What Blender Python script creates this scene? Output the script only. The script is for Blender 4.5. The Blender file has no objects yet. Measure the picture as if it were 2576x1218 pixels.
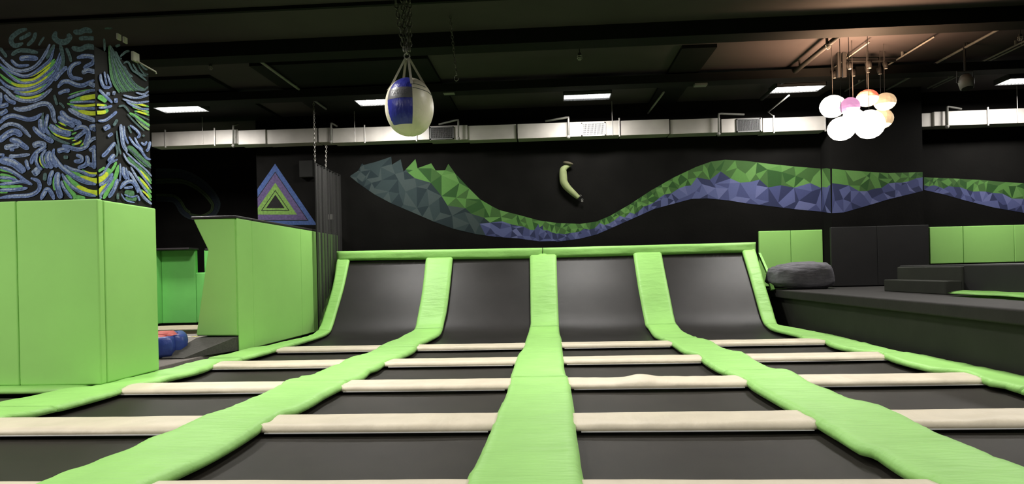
import bpy, bmesh, math, random
from mathutils import Vector, Matrix, noise
from mathutils.geometry import delaunay_2d_cdt
random.seed(7)
C = bpy.context.scene.collection
PI = math.pi

# ------------------------------------------------------------------ camera
F, PX, PY = 1600.0, 1288.0, 685.11
YAW, ROLL = 0.05997, -0.02263
EYE = Vector((0.11389, 0.0, 0.93636))
fw = Vector((-math.sin(YAW), math.cos(YAW), 0))
rt0 = Vector((math.cos(YAW), math.sin(YAW), 0)); up0 = Vector((0, 0, 1))
rt = rt0*math.cos(ROLL) + up0*math.sin(ROLL)
up = -rt0*math.sin(ROLL) + up0*math.cos(ROLL)
cd = bpy.data.cameras.new('camera'); cam = bpy.data.objects.new('camera', cd); C.objects.link(cam)
cd.sensor_fit = 'HORIZONTAL'; cd.sensor_width = 36; cd.lens = 36*F/2576
cd.shift_y = -(609-PY)/2576; cd.clip_start = .05; cd.clip_end = 200
m = Matrix((rt, up, -fw)).transposed().to_4x4(); m.translation = EYE
cam.matrix_world = m
bpy.context.scene.camera = cam

def ray(u, v): return fw + rt*((u-PX)/F) - up*((v-PY)/F)
def on(ax, val, u, v):
    d = ray(u, v); return EYE + d*((val-EYE[ax])/d[ax])
def onx(u, v, X): return on(0, X, u, v)
def ony(u, v, Y): return on(1, Y, u, v)
def onz(u, v, Z=0.0): return on(2, Z, u, v)

# ------------------------------------------------------------------ materials
def nodes(name):
    m = bpy.data.materials.new(name); m.use_nodes = True
    nt = m.node_tree; b = nt.nodes['Principled BSDF']; return m, nt, b
def mat(name, col, rough=.6, var=.12, scale=6, bump=0, bscale=60, metal=0, spec=.5, stretch=None, sheen=0):
    m, nt, b = nodes(name)
    tc = nt.nodes.new('ShaderNodeTexCoord')
    n = nt.nodes.new('ShaderNodeTexNoise'); n.inputs['Scale'].default_value = scale; n.inputs['Detail'].default_value = 5
    nt.links.new(tc.outputs['Object'], n.inputs['Vector'])
    r = nt.nodes.new('ShaderNodeValToRGB')
    r.color_ramp.elements[0].position = .3; r.color_ramp.elements[1].position = .7
    r.color_ramp.elements[0].color = [c*(1-var) for c in col]+[1]
    r.color_ramp.elements[1].color = [min(1, c*(1+var)) for c in col]+[1]
    nt.links.new(n.outputs['Fac'], r.inputs['Fac']); nt.links.new(r.outputs['Color'], b.inputs['Base Color'])
    b.inputs['Roughness'].default_value = rough; b.inputs['Metallic'].default_value = metal
    b.inputs['Specular IOR Level'].default_value = spec
    if sheen: b.inputs['Sheen Weight'].default_value = sheen
    if bump:
        mp = nt.nodes.new('ShaderNodeMapping'); nt.links.new(tc.outputs['Object'], mp.inputs['Vector'])
        if stretch: mp.inputs['Scale'].default_value = stretch
        n2 = nt.nodes.new('ShaderNodeTexNoise'); n2.inputs['Scale'].default_value = bscale; n2.inputs['Detail'].default_value = 4
        nt.links.new(mp.outputs['Vector'], n2.inputs['Vector'])
        bp = nt.nodes.new('ShaderNodeBump'); bp.inputs['Strength'].default_value = bump; bp.inputs['Distance'].default_value = .02
        nt.links.new(n2.outputs['Fac'], bp.inputs['Height']); nt.links.new(bp.outputs['Normal'], b.inputs['Normal'])
    return m
def emit(name, col, s):
    m, nt, b = nodes(name)
    b.inputs['Base Color'].default_value = (*col, 1); b.inputs['Emission Color'].default_value = (*col, 1)
    b.inputs['Emission Strength'].default_value = s; return m

GREEN = (.30, .60, .155)
M = {}
M['green'] = mat('green_vinyl', GREEN, .5, .06, 3, .7, 7, spec=.35, stretch=(.5, 2.2, 1))
M['green_mat'] = mat('green_wall_vinyl', GREEN, .55, .03, 2, .12, 5, spec=.3)
M['green_dk'] = mat('green_wall_vinyl_deep', (.16, .53, .12), .55, .05, 3, .15, 6, spec=.3)
M['beige'] = mat('beige_vinyl', (.62, .55, .42), .5, .06, 5, .3, 10, spec=.35, stretch=(2, .7, 1))
M['bed'] = mat('trampoline_mesh', (.050, .044, .034), .5, .12, 3, .12, 300, spec=.5)
M['rbed'] = mat('ramp_mesh', (.040, .036, .034), .42, .15, 2, .1, 300, spec=.55)
M['black'] = mat('black_paint', (.0075, .0075, .0065), .8, .3, 3, spec=.25)
M['wall'] = mat('black_wall', (.0055, .0052, .0048), .9, .2, 2, .1, 30, spec=.05)
M['ceil'] = mat('dark_ceiling', (.045, .039, .040), .8, .15, .8, .1, 3, spec=.1)
M['beam'] = mat('black_beam', (.005, .005, .0045), .8, .2, 3, spec=.15)
M['floor'] = mat('black_floor', (.02, .02, .02), .8, .2, 3)
M['carpet'] = mat('grey_carpet', (.19, .17, .155), .95, .15, 40, .3, 200, spec=.1)
M['carpet_dk'] = mat('dark_grey_carpet', (.065, .062, .055), .9, .15, 40, .3, 200, spec=.15)
M['platdeck'] = mat('dark_vinyl_deck', (.026, .024, .023), .75, .12, 6, .1, 30, spec=.2)
M['blackpad'] = mat('black_vinyl', (.013, .0125, .0125), .6, .1, 4, .1, 8, spec=.3)
M['platface'] = mat('dark_olive_vinyl', (.020, .021, .016), .7, .15, 3, .1, 8, spec=.25)
M['rubber'] = mat('black_piping', (.02, .016, .018), .5, .1, 4)
M['denim'] = mat('charcoal_fabric', (.115, .112, .125), .95, .2, 9, .6, 7, spec=.1, stretch=(1, 1, 3))
M['galv'] = mat('galvanised_steel', (.35, .325, .30), .5, .12, 3, .05, 10, metal=.15, spec=.5)
M['steel'] = mat('grey_steel', (.35, .33, .31), .45, .15, 6, metal=.5)
M['pipe'] = mat('grey_pipe', (.16, .155, .14), .6, .15, 6)
M['dpipe'] = mat('dark_pipe', (.012, .011, .010), .7, .15, 6)
M['grille'] = mat('vent_dark', (.05, .05, .048), .5, .1, 6)
M['white'] = mat('white_plastic', (.6, .6, .57), .5, .05, 6)
M['chain'] = mat('chain_steel', (.16, .15, .135), .45, .2, 30, metal=.6)
M['cream'] = mat('cream_vinyl', (.70, .64, .50), .4, .05, 6, .25, 12, spec=.45)
M['cream2'] = mat('cream_webbing', (.42, .40, .33), .8, .1, 20)
M['blue'] = mat('royal_blue_vinyl', (.03, .035, .30), .28, .1, 6, .5, 9, spec=.6, stretch=(3, 3, .8))
M['greytape'] = mat('grey_vinyl_band', (.11, .105, .12), .35, .15, 14, .3, 12, spec=.6)
M['tape_letter'] = mat('pale_letter', (.22, .21, .21), .5, .1, 10)
M['red'] = mat('red_vinyl', (.42, .05, .04), .5, .1, 6, .5, 9)
M['bluebag'] = mat('blue_vinyl', (.025, .05, .24), .4, .15, 6, .5, 9)
M['hz_y'] = mat('yellow_tape', (.75, .62, .20), .5, .1, 9)
M['hz_w'] = mat('white_tape', (.7, .66, .55), .5, .1, 9)
M['tube'] = emit('fluorescent_panel', (1, .985, .96), 30)
M['tube_dim'] = emit('fluorescent_panel_dim', (.95, .97, 1), 6.0)
M['louvre'] = mat('louvre_aluminium', (.6, .6, .6), .3, .05, 6, metal=.6)
M['housing'] = mat('fixture_housing', (.03, .03, .03), .6, .1, 6)
M['paleg'] = mat('pale_green_foam', (.17, .20, .085), .8, .12, 9, .3, 9)
M['brown'] = mat('brown_foam', (.05, .042, .022), .8, .2, 9)

# ------------------------------------------------------------------ mesh helpers
def obj(name, bm, m=None, parent=None, smooth=False):
    me = bpy.data.meshes.new(name); bm.normal_update(); bm.to_mesh(me); bm.free()
    if m is not None:
        for x in (m if isinstance(m, (list, tuple)) else [m]): me.materials.append(x)
    if smooth:
        for p in me.polygons: p.use_smooth = True
    o = bpy.data.objects.new(name, me); C.objects.link(o)
    if parent: o.parent = parent
    return o
def thing(name, label, cat, loc=(0, 0, 0), group=None):
    o = bpy.data.objects.new(name, None); C.objects.link(o); o.location = loc
    o['label'] = label; o['category'] = cat
    if group: o['group'] = group
    o.empty_display_size = .1
    return o
def tag(o, label, cat, group=None, kind=None):
    o['label'] = label; o['category'] = cat
    if group: o['group'] = group
    if kind: o['kind'] = kind
    return o
def struct(name, bm, m, parent=None, smooth=False):
    o = obj(name, bm, m, parent, smooth); o['kind'] = 'structure'; return o
def child(name, bm, m, root, smooth=False):
    """a part whose mesh was made in world coordinates, moved under its (unrotated) thing"""
    off = Vector((0, 0, 0)); r = root
    while r is not None: off += r.location; r = r.parent
    for v in bm.verts: v.co -= off
    return obj(name, bm, m, root, smooth)
def rebase(o):
    """put the origin of a single-mesh thing at its base centre"""
    vs = [v.co for v in o.data.vertices]
    c = Vector(((min(v.x for v in vs)+max(v.x for v in vs))/2, (min(v.y for v in vs)+max(v.y for v in vs))/2, min(v.z for v in vs)))
    o.data.transform(Matrix.Translation(-c)); o.location = c; return o
def box(bm, lo, hi, bev=0, seg=2, mi=0):
    lo = Vector(lo); hi = Vector(hi)
    r = bmesh.ops.create_cube(bm, size=1)
    vs = r['verts']
    for v in vs: v.co = Vector(((lo[i]+hi[i])/2 + v.co[i]*(hi[i]-lo[i]) for i in range(3)))
    fs = list({f for v in vs for f in v.link_faces})
    for f in fs: f.material_index = mi
    if bev:
        es = list({e for f in fs for e in f.edges})
        bmesh.ops.bevel(bm, geom=es, offset=bev, segments=seg, affect='EDGES', profile=.5)
    return bm
def B(lo, hi, bev=0, seg=2): return box(bmesh.new(), lo, hi, bev, seg)
def tube(bm, pts, r, n=8, cap=True, radii=None, mi=0):
    pts = [Vector(p) for p in pts]; rings = []
    t0 = (pts[1]-pts[0]).normalized()
    a = Vector((0, 0, 1)) if abs(t0.z) < .9 else Vector((1, 0, 0))
    nrm = t0.cross(a).normalized()
    for i, p in enumerate(pts):
        t = (pts[min(i+1, len(pts)-1)] - pts[max(i-1, 0)]).normalized()
        nrm = (nrm - t*nrm.dot(t)).normalized(); b = t.cross(nrm)
        rr = radii[i] if radii else r
        rings.append([bm.verts.new(p + (nrm*math.cos(2*PI*k/n) + b*math.sin(2*PI*k/n))*rr) for k in range(n)])
    for i in range(len(rings)-1):
        for k in range(n):
            f = bm.faces.new((rings[i][k], rings[i][(k+1) % n], rings[i+1][(k+1) % n], rings[i+1][k])); f.material_index = mi
    if cap:
        bm.faces.new(rings[0][::-1]); bm.faces.new(rings[-1])
    return bm
def T(pts, r, n=8, radii=None): return tube(bmesh.new(), pts, r, n, True, radii)
def prism(pts, d):
    """closed solid from a flat polygon and an extrusion vector"""
    bm = bmesh.new(); a = [bm.verts.new(p) for p in pts]; b = [bm.verts.new(Vector(p)+Vector(d)) for p in pts]
    bm.faces.new(a); bm.faces.new(b[::-1])
    for i in range(len(a)): bm.faces.new((a[i], b[i], b[(i+1) % len(a)], a[(i+1) % len(a)]))
    bmesh.ops.recalc_face_normals(bm, faces=bm.faces); return bm
def bevel_all(bm, off, seg=2):
    bmesh.ops.bevel(bm, geom=[e for e in bm.edges if len(e.link_faces) == 2 and e.calc_face_angle(0) > .5], offset=off, segments=seg, affect='EDGES'); return bm
def catmull(pts, k=6):
    out = []
    for i in range(len(pts)-1):
        p0 = pts[max(i-1, 0)]; p1 = pts[i]; p2 = pts[i+1]; p3 = pts[min(i+2, len(pts)-1)]
        for j in range(k):
            t = j/k
            out.append(tuple(.5*((2*b)+(-a+c)*t+(2*a-5*b+4*c-d)*t*t+(-a+3*b-3*c+d)*t**3) for a, b, c, d in zip(p0, p1, p2, p3)))
    out.append(tuple(pts[-1])); return out

# ------------------------------------------------------------------ setting
YB = 12.05
CZ = 4.05; FZ = -0.7
struct('floor', B((-9.2, -5, FZ-.1), (12, 15, FZ)), M['floor'])
struct('ceiling', B((-9.2, -5, CZ), (12, 15, CZ+.1)), M['ceil'])
wb = struct('wall_back', B((-5.54, YB, FZ), (12, YB+.15, CZ)), M['wall'])
wl = struct('wall_back_left', B((-9.2, 14.6, FZ), (-5.45, 14.75, CZ)), M['wall'])
struct('wall_return_left', B((-5.54, YB+.15, FZ), (-5.4, 14.6, CZ)), M['wall'])
struct('wall_left', B((-9.3, -5, FZ), (-9.2, 14.75, CZ)), M['wall'])
struct('wall_right', B((12, -5, FZ), (12.1, 15, CZ)), M['wall'])
struct('wall_front', B((-9.2, -5.1, FZ), (12, -5, CZ)), M['wall'])
# projecting wall column on the right
XC0, XC1, YC = 5.13, 6.72, 11.64
wc = struct('wall_column_right', B((XC0, YC, FZ), (XC1, YB, CZ)), M['wall'])
# mural wall on the left
XM = -4.06; YM = onx(243.5, 400, XM).y; YE = onx(378, 400, XM).y
wm = struct('wall_mural_left', B((-8.2, YM, FZ), (XM, YE, 3.12)), M['black'])
# ceiling beams
def beam(n, lo, hi): struct(n, B(lo, hi), M['beam'])
beam('ceiling_beam', (-9.2, 8.12, 3.86), (12, 8.42, CZ))
beam('ceiling_beam', (-9.2, 7.12, 4.01), (12, 7.17, CZ))
beam('ceiling_beam', (-9.2, 10.05, 3.84), (12, 10.32, 3.97))
beam('ceiling_beam', (-1.56-2.6, 8.95, 4.0), (-1.56, YB, CZ))
beam('ceiling_beam', (2.02, 9.0, 4.0), (2.5, YB, CZ))
beam('ceiling_beam', (-8.6, 9.4, 4.0), (-5.0, YB, CZ))

# ------------------------------------------------------------------ court surface
RP = [(9.3, 0.0), (9.95, 0.0), (10.22, .03), (10.42, .10), (10.62, .27), (11.04, .76), (11.48, 1.24)]   # pad-top profile (Y, z)
RP = [tuple(p) for p in catmull(RP, 6)]
def hit(u, v):
    p = onz(u, v, 0)
    if 0 < p.y < 9.5 and v > 700: return p
    d = ray(u, v)
    for (y0, z0), (y1, z1) in zip(RP[:-1], RP[1:]):
        # intersect with strip plane
        n = Vector((0, -(z1-z0), y1-y0)); den = n.dot(d)
        if abs(den) < 1e-9: continue
        t = n.dot(Vector((0, y0, z0))-EYE)/den; q = EYE+d*t
        s = ((q.y-y0)*(y1-y0)+(q.z-z0)*(z1-z0))/((y1-y0)**2+(z1-z0)**2)
        if -.02 <= s <= 1.02 and t > 0: return q
    y0, z0 = RP[-2]; y1, z1 = RP[-1]
    n = Vector((0, -(z1-z0), y1-y0)); return EYE+d*(n.dot(Vector((0, y0, z0))-EYE)/n.dot(d))
def surfz(y):
    if y <= RP[0][0]: return 0.0
    for (y0, z0), (y1, z1) in zip(RP[:-1], RP[1:]):
        if y <= y1: return z0+(z1-z0)*(y-y0)/(y1-y0)
    (y0, z0), (y1, z1) = RP[-2:]; return z0+(z1-z0)*(y-y0)/(y1-y0)
def surfn(y):
    dz = (surfz(y+.01)-surfz(y-.01))/.02; return Vector((0, -dz, 1)).normalized()
# traced edges of the five long green runs, far to near
EDGE = {
 ('c', 'L'): [(1332.8,651),(1334,730),(1334.7,790),(1334.7,815),(1330.5,830),(1324,849.6),(1317,872.6),(1302.5,892),(1292.7,920),(1283.5,948),(1275.8,979.8),(1260.8,1015),(1252.7,1028.7),(1244.5,1050),(1231,1085.7),(1210.6,1129),(1195.6,1161.8),(1178,1186),(1168,1218),(1120,1330),(1000,1600)],
 ('c', 'R'): [(1400,649),(1402,720),(1405,790),(1406,815),(1408.6,839.7),(1412.5,851),(1414,872.6),(1418,902),(1419,922),(1424,940),(1432,948),(1436,974),(1444,1020.5),(1447,1053),(1449.7,1083),(1456.5,1123.8),(1463,1172.7),(1471.5,1208),(1474,1218),(1490,1330),(1530,1600)],
 ('r', 'L'): [(1595,647.6),(1604,710),(1616,775),(1621,800),(1624.3,815),(1634,826.6),(1647.3,843),(1680,855),(1691.7,862.7),(1719.6,880.8),(1752.4,888.3),(1768.8,903.8),(1801.7,923.5),(1837.8,938),(1871.7,951),(1890.4,968),(1938,995),(1982,1019),(2026.5,1039.4),(2060.5,1063),(2108,1090.4),(2165.9,1124.4),(2196.5,1131),(2230.5,1153),(2278,1182),(2322,1195.9),(2370,1218),(2600,1335),(3150,1600)],
 ('r', 'R'): [(1666,643.7),(1677,700),(1690,765),(1697,800),(1699.9,810),(1709.7,823),(1729.4,838),(1759,849.6),(1788.5,855.5),(1811.5,869),(1841,880.8),(1870.6,884),(1887,893.9),(1910,908.7),(1948,925.5),(1990.7,932),(2016,944),(2046.9,963),(2094.5,980),(2135,998.6),(2183,1010.5),(2210,1017),(2257.7,1034),(2312,1061.5),(2380,1093.8),(2448,1121),(2516,1150),(2576,1168.6),(2900,1310),(3640,1600)],
 ('l', 'L'): [(1070,656),(1063,720),(1053,780),(1047.5,808),(1045,820),(1038,830),(1017,841),(997,852.8),(964.5,864),(941.5,877.4),(915,889),(875.8,899.4),(849.5,913.6),(813.4,928),(770.7,944.7),(751,945.4),(744.5,951),(716.4,954),(702.5,966),(649.8,992.4),(624.8,1000),(599.8,1013),(555.4,1030),(516.6,1041),(491.6,1052),(441.6,1075.7),(400,1092),(363,1103.6),(320,1127),(259,1146.8),(201,1172),(136.6,1193.5),(79,1217),(-200,1330),(-850,1600)],
 ('l', 'R'): [(1137.8,654),(1131,720),(1123,780),(1117,806),(1113.8,822),(1102,841),(1076,854.5),(1056,864),(1041.6,879),(1010,893.9),(971,908.6),(951,921.8),(931.6,928),(915,943),(879,956),(857.7,970),(816,991),(788.6,1007.7),(741,1029.9),(713.6,1034),(691.4,1048),(661,1064.6),(647,1077),(594,1110),(533,1143.7),(469,1174),(400,1204.7),(370,1218),(130,1330),(-430,1600)],
 ('ll', 'L'): [(846,657),(836,720),(815,790),(801,825),(797,831.5),(754,849.5),(682,866.6),(633,875),(594,884),(527.7,900),(469,913),(436,923),(399,931),(316,951),(259,960),(223,972),(183,973),(108,987),(0,1008),(-400,1090),(-1200,1260)],
 ('ll', 'R'): [(877.4,658),(864,721),(846,784),(836,817),(826.6,833.8),(803.6,844.6),(764,856.8),(721.5,869),(672,884),(633,894),(591.5,904.4),(555.4,907.8),(522,923),(491.6,932.7),(441.6,943.8),(388,956),(331,964),(298.5,979.6),(215.7,1003),(144,1021),(72,1037),(0,1046),(-400,1150),(-1200,1350)],
 ('rr', 'L'): [(1870,637),(1889,700),(1910,775),(1921,807),(1933,820),(1949,827.5),(1972,833),(2005,841),(2021.6,848.5),(2047.8,849.5),(2072.5,854),(2084,861.6),(2113.5,870.8),(2172.7,880.7),(2202,881),(2225,892),(2254.8,903.7),(2327,921.7),(2369.8,928),(2409,930.6),(2452,941.5),(2488,958),(2524,962.8),(2573.5,977.6),(2900,1060),(3700,1260)],
 ('rr', 'R'): [(1903,634),(1921,700),(1944,775),(1953,805),(1961,816.6),(1998.5,824),(2064,836),(2115,846),(2241.7,877.4),(2327,893.8),(2425.6,913.5),(2491,926.7),(2573.5,944.7),(2900,1015),(3700,1185)],
}
EW = {k: [hit(u, v) for u, v in p] for k, p in EDGE.items()}
for k in EW: EW[k] = [Vector(p) for p in catmull([tuple(p) for p in EW[k]], 3)]
def edge_x(run, side, y):
    e = EW[(run, side)]
    for a, b in zip(e[:-1], e[1:]):
        lo, hi = sorted((a.y, b.y))
        if lo <= y <= hi and hi-lo > 1e-6: return a.x+(b.x-a.x)*(y-a.y)/(b.y-a.y)
    return e[0].x if y > e[0].y else e[-1].x
def surf_at(y, lift, sn=None):
    """point below/above the pad-top profile, clean of folds"""
    n = surfn(y); return y+n.y*lift, surfz(y)+n.z*lift
def pad_mesh(xa, xb, y0, y1, th=.05, rows=None, cols=12, amp=.005, seed=0, lift=0.0, ends=True, base=True):
    """stuffed flat pad between side curves xa(y), xb(y), from y0 (near) to y1 (far), lying on the court surface"""
    L = y1-y0; rows = rows or max(6, int(L/.05))
    # denser where the surface bends
    bm = bmesh.new(); top = []; bot = []
    for i in range(rows+1):
        t = i/rows; y = y0+L*t; e = min(t, 1-t)*L
        rt_, rb_ = [], []
        for j in range(cols+1):
            s = j/cols; s2 = .5-.5*math.cos(PI*s) if cols > 4 else s
            s2 = .35*s2+.65*s
            a, b = xa(y), xb(y); x = a+(b-a)*s2
            d = min(s2, 1-s2)*abs(b-a)
            if ends: d = min(d, e+.0)
            rnd = -th*.42*max(0, 1-d/.03)**2
            w = amp*noise.noise(Vector((x*2.2+seed, y*6+seed*3.1, seed*1.7))) + amp*.6*noise.noise(Vector((x*6+seed, y*17, seed)))
            w += amp*.9*max(0, noise.noise(Vector((x*1.2-seed, y*3.2, 4+seed)))) * (1 if d < .1 else .4)
            yy, zz = surf_at(y, lift+rnd+w)
            rt_.append(bm.verts.new((x, yy, zz)))
            yy, zz = surf_at(y, lift-th)
            rb_.append(bm.verts.new((x, yy, zz)))
        top.append(rt_); bot.append(rb_)
    for i in range(rows):
        for j in range(cols):
            bm.faces.new((top[i][j], top[i][j+1], top[i+1][j+1], top[i+1][j]))
            bm.faces.new((bot[i][j], bot[i+1][j], bot[i+1][j+1], bot[i][j+1]))
        bm.faces.new((top[i][0], top[i+1][0], bot[i+1][0], bot[i][0]))
        bm.faces.new((top[i][-1], bot[i][-1], bot[i+1][-1], top[i+1][-1]))
    for j in range(cols):
        bm.faces.new((top[0][j], bot[0][j], bot[0][j+1], top[0][j+1]))
        bm.faces.new((top[-1][j], top[-1][j+1], bot[-1][j+1], bot[-1][j]))
    return bm
def edgesharp(o, ang=.9):
    for e in o.data.edges: e.use_edge_sharp = False
    return o

runs = [('ll', 'far left long green pad run beside the padded green walls', [1.5, 3.2, 4.62, 7.3, 10.3, 11.5]),
        ('l', 'long green pad run, second from the left', [1.0, 5.62, 8.2, 10.3, 11.5]),
        ('c', 'central long green pad run', [1.0, 5.68, 8.98, 10.3, 11.5]),
        ('r', 'long green pad run, second from the right', [1.0, 5.9, 8.75, 10.3, 11.5]),
        ('rr', 'far right long green pad run along the black platform', [1.5, 4.9, 6.9, 8.75, 10.25, 11.5])]
where = {'ll': 'far left run beside the padded green walls', 'l': 'second run from the left', 'c': 'central run',
         'r': 'second run from the right', 'rr': 'far right run along the black platform'}
segname = ['nearest green pad of the {}', 'green pad second nearest in the {}', 'green pad third nearest in the {}', 'green pad at the foot of the ramp, {}', 'sloping green pad going up the curved ramp, {}']
for ri, (run, _, cuts) in enumerate(runs):
    for si in range(len(cuts)-1):
        y0, y1 = cuts[si], cuts[si+1]
        if run in ('c',) and si == 0: pass
        xa = lambda y, r=run: edge_x(r, 'L', y); xb = lambda y, r=run: edge_x(r, 'R', y)
        bm = pad_mesh(xa, xb, y0+.004, y1-.004, .05, amp=.007 if si < len(cuts)-2 else .005, seed=ri*7+si*1.3, lift=.004*((si+ri) % 2), ends=False)
        o = obj('green_frame_pad', bm, M['green'], smooth=True); rebase(o)
        names_ = segname if len(cuts) == 6 else ['nearest and longest green pad of the {}']+segname[2:]
        lab = names_[si].format(where[run])
        tag(o, lab, 'trampoline pad', 'green pads along the trampoline court')

# cross pads (beige) and beds
ROWB = [8.55, 7.14, 5.73, 4.32, 2.90, 1.62]       # far edge of every beige pad
PW = .37
bays = [('ll', 'l', 'far left bay'), ('l', 'c', 'bay left of the central green run'), ('c', 'r', 'bay right of the central green run'), ('r', 'rr', 'far right bay')]
rowname = ['farthest beige pad, at the foot of the ramp', 'second farthest beige pad', 'third farthest beige pad', 'fourth farthest beige pad', 'beige pad at the bottom edge of the view', 'beige pad nearest the camera']
for r, yb in enumerate(ROWB[:5]):
    for b, (a, c, nm) in enumerate(bays):
        dy = (.03 if r == 4 else 0) + random.uniform(-.015, .015)
        y1 = yb+dy; y0 = y1-PW
        ea, ec = edge_x(a, 'R', y0+.18), edge_x(c, 'L', y0+.18)
        # pad laid crosswise: side curves run along y, ends follow the green edges
        lump = (r == 2 and b == 2)
        bm = bmesh.new(); cols = 60; rows = 10; top = []; bot = []; th = .042
        for i in range(rows+1):
            t = i/rows; y = y0+PW*t; ta = []; tb = []
            xa, xc = edge_x(a, 'R', y)-.012, edge_x(c, 'L', y)+.012
            for j in range(cols+1):
                s = j/cols; x = xa+(xc-xa)*s
                d = min(t, 1-t)*PW
                rnd = -th*.5*max(0, 1-d/.04)**2
                yo = .012*noise.noise(Vector((x*1.5, r*3+b, t)))
                w = .007*noise.noise(Vector((x*3, y*7, r+b*2.3))) + .005*noise.noise(Vector((x*9, y*11, r*2.1)))
                if lump: w += .045*math.exp(-((x-xa-.62)/.16)**2)*math.sin(PI*min(1, t*1.1))
                z = -.012 + rnd + w*math.sin(PI*min(1, .15+t*.85)) if not lump else -.012+rnd+w
                ta.append(bm.verts.new((x, y+yo, z))); tb.append(bm.verts.new((x, y+yo, -.012-th)))
            top.append(ta); bot.append(tb)
        for i in range(rows):
            for j in range(cols):
                bm.faces.new((top[i][j], top[i][j+1], top[i+1][j+1], top[i+1][j]))
                bm.faces.new((bot[i][j], bot[i+1][j], bot[i+1][j+1], bot[i][j+1]))
            bm.faces.new((top[i][0], top[i+1][0], bot[i+1][0], bot[i][0])); bm.faces.new((top[i][-1], bot[i][-1], bot[i+1][-1], top[i+1][-1]))
        for j in range(cols):
            bm.faces.new((top[0][j], bot[0][j], bot[0][j+1], top[0][j+1])); bm.faces.new((top[-1][j], top[-1][j+1], bot[-1][j+1], bot[-1][j]))
        root = thing('cross_pad', rowname[r]+', '+nm, 'trampoline pad', ((ea+ec)/2, y0+PW/2, -.054), 'beige pads across the trampoline court')
        child('cushion', bm, M['beige'], root, True)
        child('piping', B((ea+.03, y0-.008, -.060), (ec-.03, y0+.006, -.054)), M['white'], root)
bedname = ['first row from the ramp', 'second row from the ramp', 'third row from the ramp', 'fourth row from the ramp', 'row nearest the camera']
for b, (a, c, nm) in enumerate(bays):
    for r in range(5):
        y1 = ROWB[r]-.10; y0 = ROWB[r+1]-.10-.02
        if r == 4: y0 = 1.55
        bm = bmesh.new(); nx, ny = 24, 12; g = []
        for i in range(ny+1):
            y = y0+.01+(y1-y0-.02)*i/ny
            xa = (edge_x(a, 'R', y)+edge_x(a, 'L', y))/2+.02; xc = (edge_x(c, 'R', y)+edge_x(c, 'L', y))/2-.02
            row = []
            for j in range(nx+1):
                s = j/nx; x = xa+(xc-xa)*s
                row.append(bm.verts.new((x, y, -.082-.012*math.sin(PI*s)*math.sin(PI*i/ny))))
            g.append(row)
        for i in range(ny):
            for j in range(nx): bm.faces.new((g[i][j], g[i][j+1], g[i+1][j+1], g[i+1][j]))
        bmesh.ops.solidify(bm, geom=bm.faces[:], thickness=.008)
        o = rebase(obj('trampoline_bed', bm, M['bed'], smooth=False))
        tag(o, 'flat dark bed, %s, %s' % (bedname[r], nm), 'trampoline', 'flat trampoline beds')
    # curved ramp bed
    bm = bmesh.new(); nx, ny = 24, 40; g = []
    y0, y1 = ROWB[0]-.09, 11.47
    for i in range(ny+1):
        t = i/ny; y = y0+(y1-y0)*t
        sag = -.085+.018*max(0, min(1, (y-9.6)/1.0))
        xa = (edge_x(a, 'R', y)+edge_x(a, 'L', y))/2+.02; xc = (edge_x(c, 'R', y)+edge_x(c, 'L', y))/2-.02
        row = []
        for j in range(nx+1):
            s = j/nx
            yy, zz = surf_at(y, sag-.03*math.sin(PI*s)*math.sin(PI*t))
            row.append(bm.verts.new((xa+(xc-xa)*s, yy, zz)))
        g.append(row)
    for i in range(ny):
        for j in range(nx): bm.faces.new((g[i][j], g[i][j+1], g[i+1][j+1], g[i+1][j]))
    bmesh.ops.solidify(bm, geom=bm.faces[:], thickness=.008)
    o = rebase(obj('curved_trampoline_bed', bm, M['rbed'], smooth=True))
    tag(o, 'dark curved trampoline wall below the top rail, '+nm, 'trampoline', 'curved trampoline walls')
# top rail pads
def rail(u0, v0t, v0b, u1, v1t, v1b, label, seed):
    YF = 11.50
    a_t, a_b, b_t, b_b = ony(u0, v0t, YF+.012), ony(u0, v0b, YF+.0), ony(u1, v1t, YF+.012), ony(u1, v1b, YF+.0)
    bm = bmesh.new(); nx, nz = 50, 8; fr = []; bk = []
    for i in range(nx+1):
        s = i/nx; tp = a_t.lerp(b_t, s); bt = a_b.lerp(b_b, s); f_, k_ = [], []
        for j in range(nz+1):
            t = j/nz; p = bt.lerp(tp, t)
            e = min(t, 1-t, min(s, 1-s)*8)
            d = .03*min(1, e*5)**.5 + .008*noise.noise(Vector((p.x*2+seed, p.z*8, seed)))+.004*noise.noise(Vector((p.x*9, p.z*14, seed)))
            f_.append(bm.verts.new(p+Vector((0, -d, 0)))); k_.append(bm.verts.new((p.x, YF+.10, p.z)))
        fr.append(f_); bk.append(k_)
    for i in range(nx):
        for j in range(nz):
            bm.faces.new((fr[i][j], fr[i+1][j], fr[i+1][j+1], fr[i][j+1])); bm.faces.new((bk[i][j], bk[i][j+1], bk[i+1][j+1], bk[i+1][j]))
        bm.faces.new((fr[i][0], bk[i][0], bk[i+1][0], fr[i+1][0])); bm.faces.new((fr[i][-1], fr[i+1][-1], bk[i+1][-1], bk[i][-1]))
    for j in range(nz):
        bm.faces.new((fr[0][j], fr[0][j+1], bk[0][j+1], bk[0][j])); bm.faces.new((fr[-1][j], bk[-1][j], bk[-1][j+1], fr[-1][j+1]))
    o = rebase(obj('top_rail_pad', bm, M['green'], smooth=True)); tag(o, label, 'trampoline pad', 'green pads on the ramp top rail')
rail(847, 632, 656, 1364, 623.5, 650, 'green pad capping the ramp, left half of the top rail', 1)
rail(1365.5, 623.5, 649.5, 1901, 609.5, 634.5, 'green pad capping the ramp, right half of the top rail', 5)
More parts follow.
